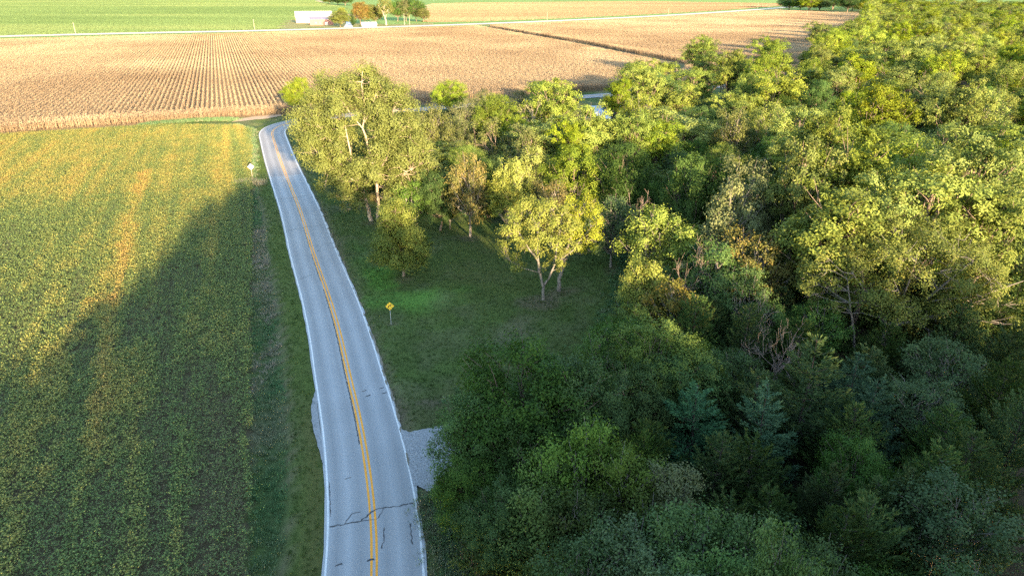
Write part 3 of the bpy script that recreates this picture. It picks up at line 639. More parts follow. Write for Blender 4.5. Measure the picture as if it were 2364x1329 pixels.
scatter('lawn_tussocks', np.stack([x4, y4, zat(x4, y4) - .02], 1), RNG.random(k) * 6.28, RNG.uniform(.20, .44, k), RNG.integers(0, 3, k), tl, gl)
# ------------------------------------------------------------------ tree builders: each kind is built a few times, then copied
def limbs_mesh(name, segs, mat, k=5):
    """segs: list of (points (m,3), radii (m)) joined in one mesh"""
    V = []; F = []; o = 0
    for P, R_ in segs:
        P = np.asarray(P, float); m_ = len(P); t = np.gradient(P, axis=0); t /= np.linalg.norm(t, axis=1)[:, None] + 1e-9
        ref = np.where(np.abs(t[:, 2:3]) > .9, np.array([[1., 0, 0]]), np.array([[0, 0, 1.]]))
        a_ = np.cross(t, ref); a_ /= np.linalg.norm(a_, axis=1)[:, None]; b_ = np.cross(t, a_)
        an = np.arange(k) / k * 2 * math.pi
        ring = P[:, None] + (a_[:, None] * np.cos(an)[None, :, None] + b_[:, None] * np.sin(an)[None, :, None]) * np.asarray(R_)[:, None, None]
        V.append(ring.reshape(-1, 3)); i = np.arange(m_ - 1)[:, None] * k + np.arange(k)[None]; j = np.arange(m_ - 1)[:, None] * k + (np.arange(k)[None] + 1) % k
        F.append(np.stack([i, j, j + k, i + k], -1).reshape(-1, 4) + o); o += m_ * k
    return mesh_np(name, np.concatenate(V), np.concatenate(F), mat, None, True)
def curve(a, b, g, m_=5, sag=.12, up=.0):
    a = np.asarray(a, float); b = np.asarray(b, float); t = np.linspace(0, 1, m_)[:, None]; L = np.linalg.norm(b - a)
    P = a + (b - a) * t; off = g.normal(size=3) * sag * L; off2 = g.normal(size=3) * sag * .4 * L; off[2] += up * L
    return P + off * (4 * t * (1 - t)) * .5 + off2 * np.sin(t * 2 * math.pi) * .5
def canopy(g, lobes, leaf, per, tuft=.34, flat=.8, up=.35, wide=.62, tn=9):
    """leaves gathered in tufts over the shells of the lobes; per = leaves per square metre of lobe"""
    C_, D_, Nn, R_ = [], [], [], []
    for c, r in lobes:
        nt_ = max(5, int(tn * (r / 1.3) ** 2)); d = g.normal(size=(nt_, 3)); d[:, 2] += up; d /= np.linalg.norm(d, axis=1)[:, None]
        tc = np.asarray(c) + d * r * np.array([1, 1, flat]) * g.uniform(.55, 1.05, nt_)[:, None]
        nl = max(6, int(per * 4 * math.pi * r * r / nt_)); i = np.repeat(np.arange(nt_), nl); q = g.normal(size=(len(i), 3)) * (tuft * r * .55 + .1)
        q[:, 2] *= .75
        C_.append(tc[i] + q); o_ = tc[i] + q - np.asarray(c); o_ /= np.linalg.norm(o_, axis=1)[:, None] + 1e-6
        nv = o_ * .75 + d[i] * .25 + np.array([0, 0, .30]) + g.normal(size=(len(i), 3)) * .40; nv /= np.linalg.norm(nv, axis=1)[:, None]; Nn.append(nv)
        tv = np.cross(nv, g.normal(size=(len(i), 3))); tv /= np.linalg.norm(tv, axis=1)[:, None] + 1e-6; D_.append(tv + nv * .25); tr = g.normal(size=nt_) * .13
        R_.append(np.clip(g.random(len(i)) * .42 + .28 + tr[i] * .8, 0, 1))
    C_ = np.concatenate(C_); D_ = np.concatenate(D_); R_ = np.concatenate(R_); n_ = len(C_)
    D_[:, 2] -= .12
    return cards(n_, C_, D_, g.uniform(.75, 1.3, n_) * leaf, g.uniform(.8, 1.1, n_) * leaf * wide, .15, int(g.integers(1e6)), R_, np.concatenate(Nn))
PROTO = {}
def store(kind, H_, R_, parts):
    me = parts[-1][1]; co = np.empty(len(me.vertices) * 3, np.float32); me.vertices.foreach_get('co', co); co = co.reshape(-1, 3)
    H_ = float(np.quantile(co[:, 2], .996)); hr = np.hypot(co[:, 0] - co[:, 0].mean(), co[:, 1] - co[:, 1].mean()); R_ = float(np.quantile(hr, .975)) if parts[-1][0] == 'crown' and 'dying' not in kind else R_
    PROTO.setdefault(kind, []).append((H_, R_, parts))
def broadleaf(kind, seed, H_, R_, mat, bark, trunk=.25, n_lobes=26, lobe=.26, leaf=.36, per=11, spread=1.0, tuft=.34, tr=.02, vary=.25, low=-.35, forks=1, pale=False, lean=(0, 0), tn=9, skip=0.0):
    g = np.random.default_rng(seed); h0 = H_ * trunk; cz = h0 + (H_ - h0) * .48; rz = (H_ - h0) * .52
    lobes = []; ga = math.pi * (3 - 5 ** .5)
    for i in range(n_lobes):
        z = 1 - (1 - low) * (i + .5) / n_lobes; rr = math.sqrt(max(0, 1 - z * z)); an = i * ga + g.normal() * .25
        k = g.uniform(1 - vary, 1.0); l_ = R_ * lobe * g.uniform(.75, 1.3)
        kx = max(.1, k - lobe * .8)
        if i and g.random() < skip: continue
        lobes.append((np.array([rr * math.cos(an) * R_ * kx * spread + lean[0] * z, rr * math.sin(an) * R_ * kx * spread + lean[1] * z, cz + z * rz * (k - lobe * .55)]), l_))
    for i in range(max(3, n_lobes // 4)):
        d = g.normal(size=3); d /= np.linalg.norm(d); lobes.append((np.array([d[0] * R_ * .4, d[1] * R_ * .4, cz + d[2] * rz * .4]), R_ * lobe * 1.2))
    crown = leafmesh(kind + '_crown', [canopy(g, lobes, leaf, per, tuft, tn=tn)], M[mat])
    segs = []; r0 = H_ * tr
    base = np.array([0, 0, -.3]); 
    for f in range(forks):
        an = f / max(1, forks) * 6.28 + g.random(); top = np.array([math.cos(an) * R_ * .25 * (forks > 1) + lean[0] * .6, math.sin(an) * R_ * .25 * (forks > 1) + lean[1] * .6, cz + rz * .45])
        tp = curve(base, top, g, 8, .05); rad = np.linspace(r0, r0 * .35, 8); rad[0] *= 1.35; segs.append((tp, rad))
        rad = rad.copy(); rad[0] = r0
        for i, (c, r) in enumerate(lobes):
            if i % forks != f: continue
            k = int(np.clip((c[2] - rz * .6) / (H_) * 8, 2, 6)); st = tp[k]; segs.append((curve(st, c, g, 5, .12, -.05), np.linspace(rad[k] * .55, .03, 5)))
            for j in range(2):
                d = g.normal(size=3); d[2] = abs(d[2]); d /= np.linalg.norm(d); segs.append((curve(st + (c - st) * .7, c + d * r * .9, g, 3, .15), np.linspace(rad[k] * .2 + .015, .012, 3)))
    trunk_me = limbs_mesh(kind + '_trunk', segs, M[bark])
    store(kind, H_, R_, [('trunk', trunk_me), ('crown', crown)])
def bare_tree(kind, seed, H_, R_, bark, n0=7, thick=.012, leaves=None, up=.55, depth=4, lean=(0, 0), fine=3, leaf_n=0):
    g = np.random.default_rng(seed); segs = []; tips = []
    def grow(p, d, L, r, lv):
        q = p + d * L; P = curve(p, q, g, 4, .10); segs.append((P, np.linspace(r, r * .55, 4)))
        if lv == 0: tips.append(q); return
        for _ in range(fine if lv < depth else n0):
            t = g.uniform(.35, 1.0); s_ = P[0] + (P[-1] - P[0]) * t; dd = d * .75 + g.normal(size=3) * .52; dd[2] += up * .25; dd /= np.linalg.norm(dd)
            grow(s_, dd, L * g.uniform(.5, .75), max(r * .5, .015), lv - 1)
    d0 = np.array([lean[0], lean[1], 1.0]); d0 /= np.linalg.norm(d0)
    grow(np.array([0, 0, -.3]), d0, H_ * .42, H_ * thick, depth)
    T_ = np.array(tips); sc_ = H_ / T_[:, 2].max(); hr = np.quantile(np.hypot(T_[:, 0] - lean[0] * H_ * .5, T_[:, 1]), .9)
    kx = R_ / hr; segs = [(np.asarray(P) * [kx, kx, sc_], R__) for P, R__ in segs]
    parts = [('trunk', limbs_mesh(kind + '_trunk', segs, M[bark], 3))]
    if leaves:
        T_ = T_ * [kx, kx, sc_]; T_ = T_[g.permutation(len(T_))[:leaf_n]]; lobes = [(t, g.uniform(.35, .6)) for t in T_]
        parts.append(('crown', leafmesh(kind + '_crown', [canopy(g, lobes, .26, 9, .4)], M[leaves])))
    store(kind, H_, R_, parts)
def conifer(kind, seed, H_, R_, mat, bark, whorls=26, per=7, droop=.0, rise=.5, needle=.20, dens=1.0, ragged=.25, power=.8, base=.08):
    g = np.random.default_rng(seed); segs = [(np.stack([g.normal(size=8) * .04, g.normal(size=8) * .04, np.linspace(-.3, H_ * .985, 8)], 1), np.linspace(H_ * .014, .01, 8))]
    C_, D_, L_, W_ = [], [], [], []
    for i in range(whorls):
        t = (i + g.random()) / whorls; z = H_ * (base + (1 - base) * t); rr = R_ * (1 - t) ** power + .12
        nb = max(3, int(per * (1 - t * .5)))
        for j in range(nb):
            an = g.random() * 6.283; L = rr * g.uniform(1 - ragged, 1.12); d = np.array([math.cos(an), math.sin(an), 0]); m_ = 7; u = np.linspace(0, 1, m_)[:, None]
            P = np.array([0, 0, z]) + d * L * u + np.array([0, 0, 1.]) * (L * (rise * u ** 1.6 - droop * u * (1 - u) * 2))
            if i % 2 == 0: segs.append((P[:5], np.linspace(.03, .012, 5)))
            nn = int(L * 34 * dens) + 6; w_ = g.random(nn) ** .7; pos = np.array([0, 0, z]) + d * L * w_[:, None] + np.array([0, 0, 1.]) * (L * (rise * w_ ** 1.6 - droop * w_ * (1 - w_) * 2))[:, None]
            tan = d + np.array([0, 0, 1.]) * (rise * 1.6 * w_ ** .6)[:, None] * .9
            side = np.cross(d, [0, 0, 1.]); wob = g.normal(size=(nn, 3)) * (.06 + .10 * (1 - w_))[:, None] * (L + .3) * .6
            C_.append(pos + wob * .8); D_.append(tan + side * g.normal(size=nn)[:, None] * .75 + g.normal(size=(nn, 3)) * .25); L_.append(g.uniform(.7, 1.4, nn) * needle * 1.25); W_.append(np.full(nn, needle * .42))
    C_ = np.concatenate(C_); D_ = np.concatenate(D_); L_ = np.concatenate(L_); W_ = np.concatenate(W_); n_ = len(C_)
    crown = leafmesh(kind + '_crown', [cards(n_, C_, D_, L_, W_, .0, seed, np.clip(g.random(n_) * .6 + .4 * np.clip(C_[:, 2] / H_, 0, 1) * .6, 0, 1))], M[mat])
    store(kind, H_, R_, [('trunk', limbs_mesh(kind + '_trunk', segs, M[bark], 4)), ('crown', crown)])

for s_ in range(4): broadleaf('walnut_tree', 100 + s_, 19, 6.5, 'walnut', 'bark', .22, 24, .31, .30, 13, vary=.50, low=-.45, tuft=.17, tn=5, skip=.12)
for s_ in range(3): broadleaf('hickory_tree', 120 + s_, 18, 6, 'hickory', 'bark', .22, 22, .33, .30, 13, vary=.48, low=-.5, tuft=.17, tn=5, skip=.12)
for s_ in range(2): broadleaf('hackberry_tree', 140 + s_, 14, 5, 'ash', 'grey_bark', .22, 28, .24, .28, 12, vary=.3, low=-.6, tr=.011)
for s_ in range(3): broadleaf('maple_tree', 160 + s_, 12, 6, 'maple', 'bark', .12, 34, .27, .22, 22, vary=.28, tn=6, tuft=.26, low=-.75)
for s_ in range(2): broadleaf('locust_tree', 180 + s_, 10, 4, 'lime', 'grey_bark', .15, 26, .27, .22, 20, vary=.35, low=-.7)
for s_ in range(2): broadleaf('box_elder_tree', 190 + s_, 11, 4, 'elder', 'grey_bark', .2, 26, .27, .25, 18, vary=.3, low=-.5, tr=.013)
for s_ in range(2): broadleaf('elm_tree', 200 + s_, 11, 4.5, 'rust', 'grey_bark', .15, 28, .25, .26, 15, vary=.25, low=-.8)
for s_ in range(2): broadleaf('willow_tree', 210 + s_, 10, 4.5, 'willow', 'grey_bark', .12, 34, .22, .21, 20, vary=.3, low=-.7)
for s_ in range(3): broadleaf('shrub', 220 + s_, 3, 2, 'shrub', 'bark', .02, 14, .36, .20, 16, vary=.3, low=-.6, forks=3)
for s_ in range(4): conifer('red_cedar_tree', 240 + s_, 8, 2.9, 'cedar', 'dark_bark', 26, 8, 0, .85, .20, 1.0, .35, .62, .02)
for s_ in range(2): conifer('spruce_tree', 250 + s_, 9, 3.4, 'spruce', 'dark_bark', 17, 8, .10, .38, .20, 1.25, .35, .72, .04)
for s_ in range(2): bare_tree('dead_tree', 260 + s_, 12, 4, 'dead_bark', 8, .010, None, .6, 4, fine=3)
bare_tree('dying_tree', 265, 12, 4, 'dead_bark', 7, .011, 'ash', .6, 4, leaf_n=200)
bare_tree('dying_tree', 266, 12, 4, 'grey_bark', 7, .011, 'elder', .6, 4, leaf_n=260)

# ------------------------------------------------------------------ trees with a shape of their own, at their own height
def custom(name, lobes, limbs, leaf, per, mat, bark, label, loc, tuft=.34, seed=1, wide=.62, thin=1.0):
    g = np.random.default_rng(seed); r = empty(name, (loc[0], loc[1], 0)); tag(r, label, 'tree')
    segs = []
    for P, r0, r1 in limbs:
        r0 *= thin; r1 *= thin
        A = np.array(P, float); u = np.linspace(0, len(A) - 1, (len(A) - 1) * 3 + 1); Q = np.stack([np.interp(u, range(len(A)), A[:, i]) for i in range(3)], 1)
        Q[1:-1] += g.normal(size=Q[1:-1].shape) * .06 * r0 * 4; segs.append((Q, np.linspace(r0, r1, len(Q))))
    ends = [np.array(P, float) for P, _, _ in limbs]
    allp = np.concatenate([np.stack([np.interp(np.linspace(0, len(A) - 1, 9), range(len(A)), A[:, i]) for i in range(3)], 1) for A in ends])
    for c, rr in lobes:
        c = np.array(c, float); d = np.linalg.norm(allp - c - [0, 0, 1.0], axis=1) + (allp[:, 2] > c[2]) * 4; k = int(np.argmin(d)); segs.append((curve(allp[k], c, g, 5, .12, -.04), np.linspace(.03 + rr * .012, .015, 5)))
        for j in range(3):
            q = g.normal(size=3); q /= np.linalg.norm(q); segs.append((curve(c - (c - allp[k]) * .3, c + q * rr * .95, g, 3, .1), np.linspace(.03, .010, 3)))
    add('trunk', limbs_mesh(name + '_trunk', segs, M[bark], 6), r)
    add('crown', leafmesh(name + '_crown', [canopy(g, [(np.array(c, float), rr) for c, rr in lobes], leaf, per, tuft, wide=wide)], M[mat]), r)
    return r
def lobes_in(seed, c, rad, n_, lr, low=-.6, vary=.3, hole=None):
    g = np.random.default_rng(seed); out = []; ga = math.pi * (3 - 5 ** .5)
    for i in range(n_):
        z = 1 - (1 - low) * (i + .5) / n_; rr = math.sqrt(1 - z * z); an = i * ga + g.normal() * .3; k = g.uniform(1 - vary, 1.0)
        p = (c[0] + rr * math.cos(an) * rad[0] * k, c[1] + rr * math.sin(an) * rad[1] * k, c[2] + z * rad[2] * k)
        if hole and hole(p): continue
        out.append((p, lr * g.uniform(.7, 1.25)))
    return out
# the great cottonwood by the bend: pale forked trunks, crown of several masses
cw = (-24.46, 113.68)
cl = lobes_in(1, (-1, 0, 16), (10.0, 8.0, 9.3), 60, 1.9, -.75, .22)
cl += lobes_in(64, (1.0, -3.8, 15.5), (9.0, 4.8, 9.0), 48, 1.5, -.85, .15)
cl += lobes_in(61, (6.5, -2.5, 5.6), (3.6, 2.5, 2.4), 12, 1.3, -.9) + lobes_in(62, (-2.4, -3.2, 4.6), (2.6, 2.4, 2.0), 9, 1.2, -.9) + lobes_in(63, (9.5, -1, 9.5), (3.0, 3.0, 3.6), 14, 1.4, -.9)
cl += lobes_in(2, (-6.6, -1, 13), (3.8, 4.2, 4.6), 20, 1.5, -.8) + lobes_in(3, (6.5, -1.5, 11), (5.2, 4.5, 6.2), 28, 1.6, -.9) + lobes_in(4, (-3.6, -3, 7), (3.2, 3, 2.6), 9, 1.2, -.8) + lobes_in(5, (0, 1, 20), (6, 5, 4), 14, 1.8) + lobes_in(6, (1.5, 3.5, 8), (6, 2.5, 4), 14, 1.4, -.9)
custom('cottonwood_tree', cl, [
    ([(0, 0, -.3), (-.6, 0, 3), (-1.3, -.3, 6.5), (-2.3, -1.5, 10.5), (-4.6, -3.6, 14.5), (-6.5, -4.5, 17.5)], .85, .18),
    ([(-2.1, -1.5, 9.8), (-2.0, -2.5, 13), (-2.6, -2.0, 17), (-3, -1, 21), (-3.3, 0, 24)], .40, .08),
    ([(1.0, .4, -.3), (1.5, 0, 4), (1.6, -.8, 8), (1.1, -2.2, 12.5), (.6, -3.6, 16.5)], .72, .32),
    ([(.6, -3.6, 16.5), (-.7, -4.2, 18.4), (-2.4, -4.8, 21.5)], .30, .10), ([(.6, -3.6, 16.5), (1.2, -3.4, 19), (.8, -2.6, 23), (1.0, -2, 25)], .30, .08), ([(.9, -3.2, 17.4), (2.4, -4, 19.5), (3.0, -3.6, 21.5)], .22, .08),
    ([(1.5, -.8, 8), (4.3, -3, 12), (5.6, -3.8, 15.5), (5.5, -3, 19)], .36, .08), ([(5.6, -3.8, 15.5), (6.8, -4.2, 17.5)], .16, .05),
    ([(-1.3, -.3, 6.5), (-5, -3.2, 10), (-7, -4.4, 13)], .30, .07), ([(-2.3, -2, 10), (-6.5, -4.8, 12.4), (-8, -4.8, 15)], .22, .06), ([(1.6, -.8, 7), (5, -3.5, 8.5), (8, -4.5, 10)], .26, .06)],
    .27, 19, 'cottonwood', 'pale_bark', 'huge spreading cottonwood with pale forked trunks on the inside of the road bend', cw, seed=5, thin=.44)
# lawn tree with a pale top and a dark skirt
lt = (-15.29, 88.61)
custom('lawn_tree', lobes_in(11, (0, 0, 4.4), (3.3, 3.3, 2.9), 38, 1.35, -.9, .15) + lobes_in(13, (0, 0, 4.4), (1.6, 1.6, 2.0), 8, 1.3, -.9, .2) + lobes_in(12, (-.8, 0, 8.7), (1.9, 1.9, 2.1), 16, 1.1, -.9, .25) + [((-.2, 0, 10.8), .7), ((-2.7, 0, 8.6), .6)],
    [([(0, 0, -.3), (.1, 0, 2), (-.2, 0, 5), (-.5, 0, 8), (-.4, 0, 10.4)], .24, .05)],   .22, 30, 'walnut', 'bark', 'small full tree on the lawn nearest the road, sunlit tip over a dark round skirt', lt, seed=6)
# pair of box elders in the middle of the lawn
e1 = (4.04, 80.45)
bl = lobes_in(21, (-.6, 0, 10.4), (5.0, 4.2, 2.6), 34, 1.10, -.7, .2) + lobes_in(22, (-4.4, -.4, 8.0), (2.2, 2.2, 1.9), 10, .9, -.8) + lobes_in(23, (1.2, .5, 7.6), (3.6, 3.4, 2.0), 12, .9, -.9) + lobes_in(24, (-4.2, 0, 5.2), (1.2, 1.4, 1.0), 4, .75, -.8) + lobes_in(25, (1.4, .4, 5.2), (1.8, 2.0, 1.3), 6, .75, -.8)
custom('box_elder_tree', bl, [([(0, 0, -.3), (0, 0, 1.8), (-.5, 0, 3.6), (-.8, -.2, 5.6), (-2.2, -.8, 7.6), (-3.6, -1.2, 9.8)], .24, .07), ([(0, 0, 1.7), (.8, .1, 3.0), (1.5, .1, 5.0), (1.8, -.3, 8.2), (2.2, -.3, 10.6)], .17, .05), ([(-.5, 0, 3.6), (-.9, -.3, 6.8), (-.9, -.5, 10)], .12, .05), ([(-.6, 0, 3.8), (-2.6, -.6, 4.6), (-4.6, -.6, 5.6)], .07, .02), ([(1.5, 0, 5), (4, -.2, 7), (5, 0, 8.4)], .09, .03)],
    .23, 24, 'elder', 'grey_bark', 'yellow-lit box elder with forked pale trunk standing alone mid-lawn', e1, seed=7).scale = (.93, .93, 1)
e2 = (6.37, 83.35)
custom('box_elder_tree', lobes_in(26, (2.6, .6, 9.6), (3.2, 3.0, 3.2), 22, 1.0, -.7, .2) + lobes_in(27, (3.6, 0, 7.0), (2.4, 2.2, 1.8), 8, .9, -.8) + [((3.6, .4, 12.8), .7), ((4.2, .3, 12.2), .8)],
    [([(0, 0, -.3), (-.1, 0, 1.6), (.3, 0, 4.4), (1.2, .2, 7), (2.6, .4, 10.5)], .34, .07), ([(.1, 0, 2.2), (.7, .1, 4.4), (2.6, 0, 7), (4.2, 0, 9)], .16, .04)], .23, 24, 'elder', 'grey_bark', 'box elder with orange-tipped crown leaning right, just behind the forked one', e2, seed=8).scale = (.9, .9, 1)
# the broad sycamore at the edge of the dark cedars
sy0 = (41.06, 66.28)
sl = lobes_in(31, (0, 0, 9.4), (10.0, 6.5, 5.4), 74, 1.35, -.6, .28) + lobes_in(32, (-8.3, -2, 9.5), (3.2, 2.6, 3.6), 18, .95, -.9) + lobes_in(33, (6, -3, 6.6), (5.2, 3, 3.2), 18, 1.1, -.9)
custom('sycamore_tree', sl, [([(0, 1, -.3), (0, .6, 3), (-1.6, 0, 5.5), (-4.2, -2.6, 8), (-7.2, -3.6, 11)], .42, .08), ([(-4.2, -2.2, 0), (-5.4, -3, 4), (-6.6, -3.6, 7), (-7.6, -3.6, 10.4)], .26, .07), ([(0, .6, 3), (2, -1.5, 7), (3.2, -3.2, 10.6), (4.4, -3.6, 12.4)], .34, .07), ([(.4, .4, 3.2), (4, -2, 5.8), (8, -3.8, 9)], .3, .07), ([(-.6, .3, 4.2), (-1.2, -3, 8.6), (-1.6, -4.2, 12.6)], .24, .06), ([(2, -1.5, 7), (6, -4, 8.8), (9.5, -4.2, 10.5)], .17, .05), ([(0, 0, 6), (-2.4, -4, 9.2), (-3.8, -4.8, 11)], .13, .04)],
    .21, 27, 'sycamore', 'grey_bark', 'very broad olive tree with pale limbs showing, rising behind the dark cedars', sy0, seed=9, thin=.6)

# ------------------------------------------------------------------ copies
ORD = ['', 'first', 'second', 'third', 'fourth', 'fifth', 'sixth', 'seventh', 'eighth', 'ninth', 'tenth', 'eleventh', 'twelfth', 'thirteenth', 'fourteenth', 'fifteenth', 'sixteenth', 'seventeenth', 'eighteenth', 'nineteenth', 'twentieth']
TREES = []
def plant(kind, p, H_, R_, label=None, group=None, rz=None, mat=None, variant=None, cat='tree', name=None):
    v = PROTO[kind]; i = random.randrange(len(v)) if variant is None else variant % len(v); H0, R0, parts = v[i]
    r = empty(name or kind, (p[0], p[1], 0), random.uniform(0, 6.28) if rz is None else rz); r.scale = (R_ / R0, R_ / R0, H_ / H0)
    for nm, me in parts:
        c = bpy.data.objects.new(nm, me); COL.objects.link(c); c.parent = r
        if mat and nm == 'crown':
            c.material_slots[0].link = 'OBJECT'; c.material_slots[0].material = M[mat]
    tag(r, label, cat, group); TREES.append((kind, p[0], p[1], H_, R_, r)); return r
L_ = plant
